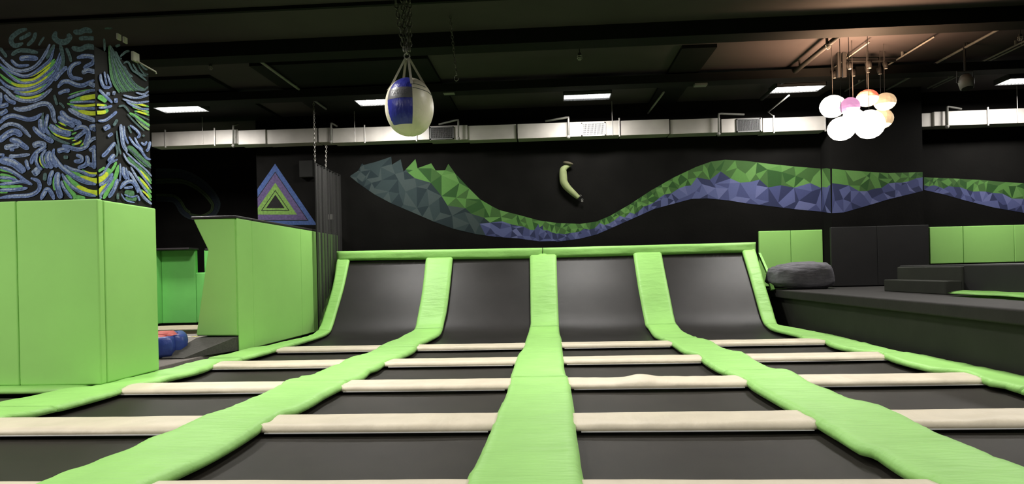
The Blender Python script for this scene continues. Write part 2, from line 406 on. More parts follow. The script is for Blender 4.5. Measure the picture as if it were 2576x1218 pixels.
# black backing frame under the ramp
bm = bmesh.new()
for x in (-3.79, -1.97, 0, 1.97, 3.75):
    box(bm, (x-.04, 11.62, FZ), (x+.04, 11.70, 1.30))
box(bm, (-3.84, 11.62, 1.2), (3.8, 11.70, 1.28)); box(bm, (-3.84, 11.62, .2), (3.8, 11.70, .28))
tag(rebase(obj('ramp_support', bm, M['black'])), 'black steel frame behind the curved trampoline walls', 'frame')
# outer side flap of ramp at right
bm = prism([onx(1905, 640, 3.84), onx(1908, 636, 3.84), onx(1932, 690, 3.84), onx(1930, 694, 3.84)], (.04, 0, 0))
tag(rebase(obj('ramp_side_pad', bm, M['green'])), 'upper narrow green pad on the right outer side of the ramp', 'trampoline pad', 'narrow pads on the ramp side')
bm = prism([onx(1926, 690, 3.84), onx(1932, 690, 3.84), onx(1943, 728, 3.84), onx(1938, 732, 3.84)], (.04, 0, 0))
tag(rebase(obj('ramp_side_pad', bm, M['green'])), 'lower narrow green pad on the right outer side of the ramp, above the black platform', 'trampoline pad', 'narrow pads on the ramp side')
# cross strip in front of the left block, and the bed before it
xr = lambda y: edge_x('ll', 'L', y)-.015
bm = pad_mesh(lambda y: -8.0, xr, onz(0, 978).y, onz(0, 978).y+.3, .05, cols=40, amp=.006, seed=31)
tag(rebase(obj('green_frame_pad', bm, M['green'], smooth=True)), 'crosswise green pad at the base of the painted pillar, left edge of the view', 'trampoline pad', 'green pads along the trampoline court')
tag(rebase(obj('trampoline_bed', B((-8.0, 3.3, -.09), (-4.62, 5.36, -.08)), M['bed'])), 'dark trampoline bed in front of the painted pillar, at the left edge', 'trampoline', 'flat trampoline beds')

# ------------------------------------------------------------------ left padded block round the mural wall
def panel(name, lo, hi, m, root, bev=.015): return child(name, B(lo, hi, bev, 3), m, root, False)
XF = -3.97; YF0 = onx(245.5, 520, XF).y; YFE = onx(394, 600, XF).y; ZT = 1.69
rt_ = thing('padded_pillar', 'big green padded block wrapped round the swirl-painted pillar', 'wall padding', (-4.6, YF0, 0))
xs = [-8.2, -6.1, ony(43, 700, YF0).x, XF]
for a, b in zip(xs[:-1], xs[1:]): panel('front_panel', (a+.002, YF0, .0), (b-.002, YF0+.078, ZT), M['green_mat'], rt_)
panel('side_panel', (XM+.004, YF0+.08, .0), (XF, YFE, ZT-.005), M['green_mat'], rt_)

# ------------------------------------------------------------------ barrier wall
YBF = 8.07
rt_ = thing('padded_barrier', 'green padded barrier wall with a notched end and black top edge', 'wall padding', (-4.2, YBF, 0))
pts = [ony(u, v, YBF) for u, v in ((484, 549), (590, 549), (598, 845), (493, 845), (523, 629))]
pts = [Vector((min(p.x, XF), p.y, p.z)) for p in pts]
pts[1].x = pts[2].x = XF
bm = prism(pts, (0, .42, 0)); bevel_all(bm, .012)
child('end_panel', bm, M['green_mat'], rt_)
ZB = 1.725
child('side_panel', B((XF-.14, YBF+.424, -.02), (XF+.012, 10.2, ZB), .012, 3), M['green_mat'], rt_)
child('side_panel', B((XF-.006, YBF+.012, -.02), (XF+.012, YBF+.424, ZB), .008, 3), M['green_mat'], rt_)
child('side_panel', B((XF-.14, 10.204, -.02), (XF+.012, 11.2, ZB), .012, 3), M['green_mat'], rt_)
child('side_panel', B((XF-.14, 11.204, -.02), (XF+.012, YB-.01, ZB), .012, 3), M['green_mat'], rt_)
tp = pts[0]
child('top_edge', B((tp.x-.02, YBF-.01, ZB), (XF+.016, YBF+.45, ZB+.035), .01), M['rubber'], rt_)
child('top_edge', B((XF-.15, YBF+.45, ZB), (XF+.016, YB-.01, ZB+.035), .01), M['rubber'], rt_)
# wedge ramp under the barrier end
bm = bmesh.new()
W0 = -4.5
top1 = [Vector((W0, 8.04, .165)), Vector((XF-.01, 8.04, .165))]; 
vs = [bm.verts.new(p) for p in [(W0-.0, 7.25, .012), (-4.22, 7.25, .012), (XF-.01, 8.02, .175), (W0, 8.02, .175), (W0-.0, 8.5, .175), (XF-.01, 8.5, .175),
      (-4.22, 7.25, 0), (XF-.01, 8.02, 0), (XF-.01, 8.5, 0), (W0, 8.5, 0), (W0-.10, 7.3, .0), (W0-.12, 8.02, .0)]]
for f in ((0, 1, 2, 3), (3, 2, 5, 4), (1, 6, 7, 2), (2, 7, 8, 5), (4, 5, 8, 9), (0, 3, 11, 10), (3, 4, 9, 11)): bm.faces.new([vs[i] for i in f])
bm.faces.new([vs[i] for i in (0, 10, 11, 9, 8, 7, 6, 1)])
bmesh.ops.recalc_face_normals(bm, faces=bm.faces)
tag(rebase(obj('wedge_ramp', bm, M['carpet_dk'])), 'dark grey carpeted wedge under the notched end of the green barrier', 'ramp')
# landing floor on the left
tag(rebase(obj('landing_deck', B((-9.1, 6.44, -.12), (-4.14, 10.6, -.001), .01), M['carpet'])), 'grey carpeted deck behind the painted pillar, carrying the red and blue mat', 'platform')
tag(rebase(obj('trampoline_bed', B((-9.15, 10.95, -.12), (-5.6, 13.1, -.05)), M['bed'])), 'dark trampoline bed far back at left, in front of the distant green padding', 'trampoline', 'flat trampoline beds')
bm = bmesh.new(); g = []
for i in range(31):
    x = -9.0+4.6*i/30; row = []
    yc = 11.1+.55*math.sin(max(0, min(1, (x+8.4)/1.6))*PI/2)
    for j in range(9):
        t = j/8; row.append(bm.verts.new((x, yc-.45+.9*t, .02+.05*math.sin(PI*t))))
    g.append(row)
for i in range(30):
    for j in range(8): bm.faces.new((g[i][j], g[i+1][j], g[i+1][j+1], g[i][j+1]))
bmesh.ops.solidify(bm, geom=bm.faces[:], thickness=.07)
tag(rebase(obj('curved_pad', bm, M['beige'], smooth=True)), 'long curved beige pad on the floor beyond the grey deck, at left', 'trampoline pad')
# hazard tape
def tape(name, a, b, n, w, lab):
    a = Vector(a); b = Vector(b); r = thing(name, lab, 'floor tape', a)
    d = (b-a)/n; s = Vector((0, w, 0)) if abs(d.x) > abs(d.y) else Vector((w, 0, 0))
    for i in range(0, n):
        p = a+d*i; bm = prism([p, p+d*.55, p+d*.55+s+d*.15, p+s+d*.15], (0, 0, .004))
        child('yellow_mark' if i % 2 else 'white_mark', bm, M['hz_y'] if i % 2 else M['hz_w'], r)
p0 = onz(404, 849.5, .001); p1 = onz(500, 847.5, .001)
tape('hazard_tape', (p0.x-.4, p0.y, .001), (p1.x, p0.y, .001), 10, .10, 'row of yellow and white tape dashes along the far edge of the grey deck')
q0 = onz(502, 849, .002); q1 = onz(474, 866, .002)
tape('hazard_tape', (q1.x, q1.y, .001), (q0.x, q0.y-.02, .001), 3, .08, 'short slanting run of tape dashes beside the dark carpeted wedge')
# red and blue mat
rt_ = thing('crash_mat', 'red-topped blue crash mat on the grey deck, half hidden by the padded block', 'mat', (-5.5, 7.3, 0))
bt = [onz(u, v, .0) for u, v in ((402, 904), (427, 901), (443, 895), (461, 877))]
mb = onz(452, 851, .22); o0 = bt[0]; outline = [Vector((-6.6, 6.95, 0)), Vector((-5.9, 6.85, 0))] + bt[0:4] + [Vector((mb.x, mb.y, 0)), Vector((mb.x-1.2, mb.y+.15, 0))]
bm = bmesh.new(); rings = []
cx = sum((p.x for p in outline))/len(outline); cy = sum((p.y for p in outline))/len(outline)
ol = [Vector(p) for p in catmull([tuple(p) for p in outline+[outline[0]]], 4)][:-1]
for (z, sc) in ((0, .97), (.04, 1.0), (.14, 1.02), (.205, 1.0), (.235, .97), (.24, .86)):
    rings.append([bm.verts.new((cx+(p.x-cx)*sc, cy+(p.y-cy)*sc, z+.014+.012*noise.noise(p*3+Vector((0, 0, z))))) for p in ol])
for a, b in zip(rings[:-1], rings[1:]):
    for k in range(len(a)): bm.faces.new((a[k], a[(k+1) % len(a)], b[(k+1) % len(a)], b[k]))
bm.faces.new(rings[0][::-1])
child('side_cover', bm, M['bluebag'], rt_, True)
bm = bmesh.new(); rr = []
for k, sc in enumerate((.87, .82, .6, .3)):
    rr.append([bm.verts.new((cx+(p.x-cx)*sc, cy+(p.y-cy)*sc, (.232, .262, .275, .262)[k]+.02*noise.noise(p*4+Vector((k, 0, 0))))) for p in ol])
for a, b in zip(rr[:-1], rr[1:]):
    for k in range(len(a)): bm.faces.new((a[k], a[(k+1) % len(a)], b[(k+1) % len(a)], b[k]))
bm.faces.new(rr[-1])
child('top_cover', bm, M['red'], rt_, True)
# distant green padding
yf = 13.3
rt_ = thing('padded_wall', 'distant green padded wall with black top edge, between the pillar and the barrier', 'wall padding', (-7.5, yf, 0))
xa, xk, xb = ony(407, 700, yf).x, ony(492, 700, yf).x, -5.56
zt = ony(450, 630, yf).z
child('front_panel', B((xa, yf, 0), (xk, yf+.1, zt), .01), M['green_dk'], rt_)
child('front_panel', B((-9.15, yf-.25, 0), (xa-.01, yf+.1, zt), .01), M['green_dk'], rt_)
child('recessed_panel', B((xk+.004, yf+.35, .6), (xb, yf+.45, zt), .01), M['green_dk'], rt_)
child('ledge', B((xk+.004, yf, .0), (xb, yf+.36, ony(500, 686, yf).z), .02), M['green_dk'], rt_)
child('top_edge', B((-9.15, yf-.27, zt), (xk+.02, yf+.12, zt+.04), .01), M['rubber'], rt_)
child('top_edge', B((xk+.022, yf+.34, zt), (xb, yf+.47, zt+.04), .01), M['rubber'], rt_)

# ------------------------------------------------------------------ net at left of the ramp
rt_ = thing('safety_net', 'tall black mesh net hanging beside the left end of the ramp', 'net', (-3.88, 10.72, 0))
m_, nt, b_ = nodes('black_netting')
b_.inputs['Base Color'].default_value = (.022, .021, .020, 1); b_.inputs['Roughness'].default_value = .8
tc = nt.nodes.new('ShaderNodeTexCoord'); wv = nt.nodes.new('ShaderNodeTexNoise'); wv.inputs['Scale'].default_value = 1.0; wv.inputs['Detail'].default_value = 6
mp = nt.nodes.new('ShaderNodeMapping'); mp.inputs['Scale'].default_value = (1, 22, .15)
nt.links.new(tc.outputs['Object'], mp.inputs['Vector']); nt.links.new(mp.outputs['Vector'], wv.inputs['Vector'])
mr = nt.nodes.new('ShaderNodeMapRange'); mr.inputs[1].default_value = .35; mr.inputs[2].default_value = .62; mr.inputs[3].default_value = .30; mr.inputs[4].default_value = .85
nt.links.new(wv.outputs['Fac'], mr.inputs[0]); nt.links.new(mr.outputs[0], b_.inputs['Alpha'])
M['net'] = m_
bm = bmesh.new(); g = []
for i in range(41):
    y = 10.72+1.28*i/40; x = -3.885+.02*math.sin(i*1.3)+.01*math.sin(i*2.9)
    zb = max(0, surfz(min(y, 11.45))-.38)
    g.append([bm.verts.new((x, y, zb+.005+(2.88-zb)*j/6)) for j in range(7)])
for i in range(40):
    for j in range(6): bm.faces.new((g[i][j], g[i+1][j], g[i+1][j+1], g[i][j+1]))
child('netting', bm, M['net'], rt_, True)
child('edge_cord', T([(-3.88, 10.715, .02), (-3.88, 10.715, 2.9)], .010, 6), M['black'], rt_)
child('top_cord', T([(-3.88, 10.71, 2.89), (-3.88, 12.0, 2.87)], .010, 6), M['black'], rt_)
# ------------------------------------------------------------------ chains
def chain_bm(a, b, link=.05, r=.006, sc=.55):
    a = Vector(a); b = Vector(b); L = (b-a).length; n = max(2, int(L/(link*.78))); bm = bmesh.new()
    d = (b-a).normalized(); s = d.cross(Vector((0, 1, 0)) if abs(d.y) < .9 else Vector((1, 0, 0))).normalized(); w = d.cross(s)
    for i in range(n):
        c = a.lerp(b, (i+.5)/n); q = s if i % 2 else w; q = (q+ (w if i % 2 else -s)*.45).normalized()
        pts = []
        for k in range(9):
            t = 2*PI*k/8; pts.append(c+d*math.cos(t)*link*.5+q*math.sin(t)*link*.5*sc)
        tube(bm, pts, r, 5, False)
    return bm
tag(rebase(obj('hanging_chain', chain_bm((-3.88, 10.72, 2.9), (-3.88, 10.72, 4.04), .05, .006), M['chain'])), 'thin steel chain holding the front corner of the black net', 'chain')
tag(rebase(obj('hanging_chain', chain_bm((-3.88, 11.25, 2.89), (-3.88, 11.3, 3.3), .05, .005), M['chain'])), 'short chain above the middle of the black net, below the duct', 'chain')
YBALL = 6.4
ring = ony(1024, 141, YBALL)
for i, (u, v, lab) in enumerate([(985, -60, 'leftmost slanting chain holding the blue and cream ball'), (1008, -60, 'second chain from the left above the blue and cream ball'),
                                 (1019, -60, 'third chain from the left above the blue and cream ball'), (1030, -60, 'rightmost chain holding the blue and cream ball')]):
    p = ony(u, v, YBALL+(.12 if i == 1 else -.05 if i == 2 else 0)); t = (4.04-ring.z)/(p.z-ring.z); top = ring+(p-ring)*t
    st = ring+Vector(((-.03, -.012, .012, .03)[i], 0, .05))
    tag(rebase(obj('hanging_chain', chain_bm(st, top, .062, .0075, .6), M['chain'])), lab, 'chain', 'chains above the ball')
# ball
bc = ony(1030, 270, YBALL); R_ = YBALL/F; rx, rz = 61.5*R_, 73*R_
rt_ = thing('hanging_ball', 'cream and blue vinyl wrecking ball hanging from chains', 'punch ball', (bc.x, bc.y, bc.z-rz))
def ell(th, ph, k=1.0):
    """th: angle from the camera-facing direction toward +x ; ph latitude"""
    c = math.cos(ph); c2 = c**.86
    return Vector((bc.x+rx*k*c2*math.sin(th), bc.y-rx*k*c2*math.cos(th), bc.z+rz*k*math.sin(ph)))
def gore(th0, th1, ph0, ph1, n=10, mth=24, k=1.0, pucker=.02):
    """one sewn panel"""
    bm = bmesh.new(); g = []
    for i in range(mth+1):
        ph = ph0+(ph1-ph0)*i/mth; row = []
        for j in range(n+1):
            s = j/n; th = th0+(th1-th0)*s
            e = min(s, 1-s)*2
            kk = k*(1-.012*(1-e)**3+.004*noise.noise(Vector((th*3, ph*3, 1)))+(.006*math.sin(ph*46+th*3)*(1-e)**4 if pucker else 0))
            row.append(bm.verts.new(ell(th, ph, kk)))
        g.append(row)
    for i in range(mth):
        for j in range(n): bm.faces.new((g[i][j], g[i][j+1], g[i+1][j+1], g[i+1][j]))
    bmesh.ops.remove_doubles(bm, verts=bm.verts, dist=1e-5); bmesh.ops.recalc_face_normals(bm, faces=bm.faces)
    return bm
H = PI/2
tb0, tb1 = math.radians(-49), math.radians(20)
edges = [tb0, tb1]+[tb1+(2*PI-(tb1-tb0))*i/5 for i in range(1, 6)]
for a, b in zip(edges[1:-1], edges[2:]): child('cream_gore', gore(a, b, -H, H, k=1.0), M['cream'], rt_, True)
child('cream_gore', gore(tb0, tb1, -H, -.80), M['cream'], rt_, True)
child('cream_gore', gore(tb0, tb1, 1.30, H), M['cream'], rt_, True)
child('blue_gore', gore(tb0, tb1, -.80, 1.30, 14, 30), M['blue'], rt_, True)
child('grey_band', gore(tb0-.0, tb1, .12, .53, 12, 8, 1.006, 0), M['greytape'], rt_, True)
child('seam', T([ell(tb1+.02+(1.3)*i/12, .50-.12*i/12, 1.003) for i in range(13)], .0035, 5), M['greytape'], rt_)
child('seam', T([ell(tb1+.02+(.75)*i/12, .70-.08*i/12, 1.003) for i in range(13)], .0035, 5), M['greytape'], rt_)
# faint lettering on the band
cu = bpy.data.curves.new('lettering', 'FONT'); cu.body = 'FSMRTC'; cu.size = .045; cu.align_x = 'CENTER'; cu.extrude = .0006
lo = bpy.data.objects.new('lettering', cu); C.objects.link(lo)
bpy.context.view_layer.update()
me = bpy.data.meshes.new_from_object(lo.evaluated_get(bpy.context.evaluated_depsgraph_get())); bpy.data.objects.remove(lo)
for v in me.vertices:
    th = (tb0+tb1)/2+v.co.x*1.15/rx*.9; ph = .26+v.co.y*1.7/rz
    v.co = ell(th, ph, 1.0095)-rt_.location
me.materials.append(M['tape_letter'])
lo = bpy.data.objects.new('lettering', me); C.objects.link(lo); lo.parent = rt_
def strap(pts, w):
    bm = bmesh.new(); a = []
    for p in pts:
        p = Vector(p); a.append((bm.verts.new(p-Vector((w, 0, 0))), bm.verts.new(p+Vector((w, 0, 0)))))
    for x, y in zip(a[:-1], a[1:]): bm.faces.new((x[0], x[1], y[1], y[0]))
    bmesh.ops.solidify(bm, geom=bm.faces[:], thickness=.004); return bm
for th, ph, dx in ((math.radians(-78), .86, -.018), (math.radians(-140), 1.05, -.01), (math.radians(20), .92, .012), (math.radians(115), .85, .018)):
    e = ell(th, ph, 1.01); e2 = ell(th, ph-.25, 1.012)
    child('strap', strap([ring+Vector((dx, 0, -.02)), e, e2], .013), M['cream2'], rt_)
bm = bmesh.new()
tube(bm, [ring+Vector((.028*math.cos(t*PI/8), 0, .028*math.sin(t*PI/8))) for t in range(17)], .007, 6, False)
tube(bm, [ring+Vector((0, .022*math.cos(t*PI/8), .05+.03*math.sin(t*PI/8))) for t in range(17)], .007, 6, False)
child('ring', bm, M['steel'], rt_, True)
# empty hook in the dark at right of ball
hp = ony(1148, 190, 7.6)
bm = chain_bm(hp+Vector((0, 0, .02)), (hp.x-.06, 7.6, 4.04), .05, .005)
tag(rebase(obj('hanging_chain', bm, M['chain'])), 'dim spare chain dangling to the right of the ball', 'chain')
bm = bmesh.new(); tube(bm, [hp+Vector((.025*math.cos(t*PI/8), 0, -.03+.035*math.sin(t*PI/8))) for t in range(3, 17)], .006, 6)
tag(rebase(obj('hook', bm, M['chain'], smooth=True)), 'empty metal hook at the end of the dim spare chain', 'hook')

# ------------------------------------------------------------------ right side platform
XP, ZP = 3.90, .545
rt_ = thing('raised_platform', 'long black raised platform with a padded overhanging lip, right of the court', 'platform', (7, 6, -.06))
child('deck', B((XP, 1.2, ZP-.135), (11.9, YC-.1, ZP), .02, 3), M['platdeck'], rt_)
child('side_panel', B((XP+.09, 1.2, -.06), (XP+.16, 11.5, ZP-.137)), M['platface'], rt_)['label'] = 'dark olive padded side under the lip'
# dais and steps
x1 = 4.86
s1a, s1b = onx(2224, 734, x1), onx(2378, 740, x1)
tag(rebase(obj('step', B((x1, s1b.y, ZP), (x1+.20, s1a.y, .712), .012), M['platface'])), 'lower black step on the right platform', 'step', 'steps up to the dais')
x2 = x1+.203
s2a, s2b = onx(2257, 702, x2), onx(2419, 703, x2)
tag(rebase(obj('step', B((x2, s2b.y, ZP), (x2+.28, s2a.y, .885), .012), M['platface'])), 'upper black step on the right platform, below the green wall mats', 'step', 'steps up to the dais')
x3 = x2+.02
tag(rebase(obj('dais', B((x3, 2.0, ZP), (11.9, s2b.y-.004, .905), .015), M['blackpad'])), 'black raised dais beyond the steps at the right edge', 'platform')
tag(rebase(obj('dais', B((x2+.284, s2b.y, ZP), (11.9, onx(2262, 690, x2+.284).y, .905), .015), M['blackpad'])), 'far part of the black raised dais, under the green wall mats', 'platform')
bm = bmesh.new(); n = 24; g = []
for i in range(n+1):
    y = 5.2+(7.75-5.2)*i/n
    g.append([bm.verts.new((4.72+.5*j/8-.02*math.sin(i*.7), y, ZP+.030+.03*math.sin(PI*j/8)**.5+.012*noise.noise(Vector((y*3, j*.5, 2))))) for j in range(9)])
for i in range(n):
    for j in range(8): bm.faces.new((g[i][j], g[i][j+1], g[i+1][j+1], g[i+1][j]))
bmesh.ops.solidify(bm, geom=bm.faces[:], thickness=.03)
tag(rebase(obj('floor_pad', bm, M['green'], smooth=True)), 'flat green pad lying on the platform at the foot of the dais, right edge', 'trampoline pad')
# wall mats
def wallmat(u0, u1, vt, zb, Y, m, lab, grp):
    a = ony(u0, vt, Y); b = ony(u1, vt, Y)
    o = rebase(obj('wall_mat', B((a.x+.003, Y-.06, zb), (b.x-.003, Y, 1.59), .012, 3), m)); tag(o, lab, 'wall mat', grp)
wallmat(1906, 1986, 580, ZP+.02, YB-.002, M['green_mat'], 'green wall mat left of the seam, behind the bean bag', 'green wall mats')
wallmat(1986, 2066, 580, ZP+.02, YB-.002, M['green_mat'], 'green wall mat right of the seam, next to the dark column', 'green wall mats')
x0 = ony(2333, 571, YB).x; xx = [x0, ony(2417, 571, YB).x, ony(2545, 571, YB).x, 9.6, 10.8, 11.9]
labs = ['green wall mat above the dais, first right of the dark column', 'green wall mat above the dais, second right of the dark column', 'green wall mat above the dais, cut by the right edge of the view']
for i in range(3):
    o = rebase(obj('wall_mat', B((xx[i]+.003, YB-.062, .915), (xx[i+1]-.003, YB-.002, 1.585), .012, 3), M['green_mat'])); tag(o, labs[i], 'wall mat', 'green wall mats')
xm = ony(2206, 600, YC-.05).x
for a, b, lab in ((XC0-.04, xm-.002, 'black wall mat on the column face, nearer the bean bag'), (xm+.002, XC1+.04, 'black wall mat on the column face, nearer the steps')):
    o = rebase(obj('wall_mat', B((a, YC-.062, ZP+.01), (b, YC-.002, 1.605), .01, 3), M['blackpad'])); tag(o, lab, 'wall mat', 'black wall mats on the column')
# bean bag
yb = 10.62
L_, R2 = ony(1936, 700, yb+.42), ony(2086, 700, yb+.42)
zt = ony(2010, 658, yb).z
w = (R2.x-L_.x)/2
cxb = (L_.x+R2.x)/2
bm = bmesh.new(); bmesh.ops.create_uvsphere(bm, u_segments=64, v_segments=40, radius=1)
for v in bm.verts:
    p = v.co.copy(); 
    def se(a, e): return math.copysign(abs(a)**e, a)
    x = se(p.x, .52); y = se(p.y, .6); z = se(p.z, .52)
    hz = (zt-ZP)/2
    hz2 = hz*(1+.06*x)*(1-.22*max(0, -x-.2))
    q = Vector((cxb+w*x*(1-.04*z), yb+.42+.42*y, ZP+hz*.96+hz2*max(z, -.93)))
    nn = noise.noise(p*2.2)*.022+noise.noise(p*5+Vector((3, 1, 2)))*.010
    fold = .005*math.sin((p.x*1.2+p.z*2.5)*8+3*noise.noise(p*3))*max(0, p.z+.2)
    q += Vector((p.x, p.y, p.z))*(nn+fold)
    q.z = max(q.z, ZP+.003)
    v.co = q
o = rebase(obj('bean_bag', bm, M['denim'], smooth=True)); tag(o, 'large charcoal fabric bean bag slumped on the black platform', 'bean bag')

# ------------------------------------------------------------------ murals
PAINT = {}
def paint(name, col, var=.25, sc=25, rough=.8): PAINT[name] = mat('paint_'+name, col, rough, var, sc, spec=.2)
paint('g1', (0.061, 0.150, 0.034), .03); paint('g2', (0.033, 0.081, 0.020), .03); paint('g3', (0.017, 0.056, 0.012), .03); paint('g4', (0.080, 0.177, 0.046), .03)
paint('b1', (0.063, 0.073, 0.166), .03); paint('b2', (0.039, 0.046, 0.117), .03); paint('b3', (0.018, 0.022, 0.060), .03); paint('b4', (0.088, 0.098, 0.205), .03)
paint('t1', (.032, .045, .045), .03); paint('t2', (.020, .032, .034), .03); paint('t3', (.010, .018, .021), .03)  # teal for the left end, its dimmer light put into the colour too
def inpoly(x, y, poly):
    c = False; n = len(poly)
    for i in range(n):
        x1, y1 = poly[i]; x2, y2 = poly[i-1]
        if (y1 > y) != (y2 > y) and x < (x2-x1)*(y-y1)/(y2-y1)+x1: c = not c
    return c
def lerp_curve(c, x):
    for a, b in zip(c[:-1], c[1:]):
        if a[0] <= x <= b[0]: return a[1]+(b[1]-a[1])*(x-a[0])/max(1e-6, b[0]-a[0])
    return c[0][1] if x < c[0][0] else c[-1][1]
def resample(poly, step):
    out = []
    for a, b in zip(poly[:-1], poly[1:]):
        L = math.hypot(b[0]-a[0], b[1]-a[1]); n = max(1, round(L/step))
        for i in range(n): out.append((a[0]+(b[0]-a[0])*i/n, a[1]+(b[1]-a[1])*i/n))
    out.append(poly[-1]); return out
def shards(top, bot, mid, place, name, parent, step=30, teal=0, seed=1, stepfn=None):
    """band of painted triangles between two outlines, green above the middle line and blue below"""
    rnd = random.Random(seed)
    poly = top+bot[::-1]
    w = lambda x: max(8, lerp_curve(bot, x)-lerp_curve(top, x))
    def var_resample(c):
        out = [c[0]]; 
        for a, b in zip(c[:-1], c[1:]):
            L = math.hypot(b[0]-a[0], b[1]-a[1]); s = max(13, min(36, w((a[0]+b[0])/2)*.30)); n = max(1, round(L/s))
            for i in range(1, n+1): out.append((a[0]+(b[0]-a[0])*i/n, a[1]+(b[1]-a[1])*i/n))
        return out
    T_, B_, Mi = var_resample(top), var_resample(bot), var_resample(mid)
    pts = []; edges = []
    def add(c, con=True, jit=0):
        s = len(pts)
        for k, (x, y) in enumerate(c): pts.append((x, y+(rnd.uniform(-jit, jit) if 0 < k < len(c)-1 else 0)))
        if con: edges.extend((s+i, s+i+1) for i in range(len(c)-1))
    add(T_); add(B_)
    edges.append((0, len(T_))); edges.append((len(T_)-1, len(T_)+len(B_)-1))
    Mi = [(x, min(max(y, lerp_curve(top, x)+4), lerp_curve(bot, x)-4)) for x, y in Mi]
    add(Mi, True, 5)
    x0, x1 = top[0][0], top[-1][0]; x = x0
    while x < x1:
        ww = w(x); s = max(11, min(30, ww*.24)); y = lerp_curve(top, x)+s*.8
        while y < lerp_curve(bot, x)-s*.5:
            px, py = x+rnd.uniform(-.45, .45)*s, y+rnd.uniform(-.45, .45)*s
            if lerp_curve(top, px)+4 < py < lerp_curve(bot, px)-4 and abs(py-lerp_curve(Mi, px)) > s*.35: pts.append((px, py))
            y += s*1.25
        x += s*1.05
    v2, _, f2, *_r = delaunay_2d_cdt([Vector(p) for p in pts], edges, [], 0, 1e-4)
    bm = bmesh.new(); vs = [bm.verts.new(place(p.x, p.y)) for p in v2]
    names = ['g1', 'g2', 'g3', 'g4', 'b1', 'b2', 'b3', 'b4', 't1', 't2', 't3']
    for f in f2:
        if len(f) != 3: continue
        cx_ = sum(v2[i].x for i in f)/3; cy_ = sum(v2[i].y for i in f)/3
        if not inpoly(cx_, cy_, poly): continue
        g = cy_ < lerp_curve(Mi, cx_)
        r = rnd.random()
        if teal and (cx_ < teal-130 or (not g and cx_ < teal+80)): nm = 't1' if r < .35 else 't2' if r < .7 else 't3'
        elif g: nm = 'g4' if r < .15 else 'g1' if r < .45 else 'g2' if r < .78 else 'g3'
        else: nm = 'b4' if r < .12 else 'b1' if r < .45 else 'b2' if r < .75 else 'b3'
        try: fc = bm.faces.new([vs[i] for i in f])
        except ValueError: continue
        fc.material_index = names.index(nm)
    bmesh.ops.delete(bm, geom=[v for v in bm.verts if not v.link_faces], context='VERTS')
    bmesh.ops.recalc_face_normals(bm, faces=bm.faces)
    if bm.faces:
        bm.faces.ensure_lookup_table()
    return obj(name, bm, [PAINT[n] for n in names], parent)
Z8 = lambda l: [(860+x/4.025, 370+y/4.025) for x, y in l]
Z1 = lambda l: [(1400+x/3.68, 370+y/3.68) for x, y in l]
Z7 = lambda l: [(1840+x/3.045, 400+y/3.045) for x, y in l]
top = Z8([(85,292),(165,240),(205,165),(222,182),(345,150),(500,98),(506,180),(595,125),(625,250),(745,122),(766,215),(905,165),(950,238),(1045,235),(1078,170),(1145,265),(1290,420),(1400,530),(1520,600),(1600,640),(1780,685),(2000,745),(2170,768)])+Z1([(0,703),(220,712),(370,690),(500,635),(680,530),(870,405),(1080,285),(1290,185),(1430,135),(1560,118),(1750,128),(1960,155),(2200,180),(2452,200)])
bot = Z8([(85,300),(165,365),(330,480),(500,570),(700,655),(930,755),(1130,828),(1350,880),(1560,910),(1780,925),(2000,955),(2170,952)])+Z1([(0,878),(220,848),(370,810),(520,745),(700,665),(900,575),(1100,520),(1250,480),(1400,475),(1600,495),(1750,520),(2000,550),(2200,575),(2452,598)])
mid = Z8([(85,296),(600,160),(740,330),(900,380),(1010,480),(1070,590),(1250,600),(1310,680),(1440,700),(1500,760),(1620,740),(1790,800),(1900,850),(2000,800),(2080,850),(2170,865)])+Z1([(20,795),(130,795),(260,765),(400,720),(490,690),(680,620),(850,550),(1000,430),(1190,380),(1300,300),(1420,290),(1520,240),(1700,320),(1880,300),(1960,360),(2200,370),(2350,340),(2452,380)])
shards(top, bot, mid, lambda u, v: ony(u, v, YB-.004), 'painted_band', wb, teal=1140, seed=4)
shards(Z7([(771,75),(870,85),(1000,95),(1200,108),(1465,100)]), Z7([(771,415),(860,410),(1000,370),(1200,310),(1465,245)]), Z7([(771,185),(900,190),(980,245),(1100,230),(1200,200),(1465,140)]),
       lambda u, v: Vector((min(max(ony(u, v, YC-.003).x, XC0), XC1), YC-.003, ony(u, v, YC-.003).z)), 'painted_band', wc, seed=9)
def onside(u, v):
    p = onx(u, v, XC0-.003); return Vector((XC0-.003, min(max(p.y, YC), YB), p.z))
shards([(2067.5, 424.5), (2080, 423), (2091.5, 424.5)], [(2067.5, 533), (2080, 535), (2091.5, 536)], [(2067.5, 470), (2080, 470), (2091.5, 463)], onside, 'painted_band', wc, seed=12)
shards(Z7([(1475,140),(1700,150),(1900,160),(2100,178),(2235,185),(2700,230)]), Z7([(1475,237),(1620,270),(1800,320),(2000,370),(2235,412),(2700,500)]), Z7([(1475,200),(1700,225),(1850,240),(2000,260),(2150,290),(2235,310),(2700,380)]),
       lambda u, v: ony(u, v, YB-.004), 'painted_band', wb, seed=15)

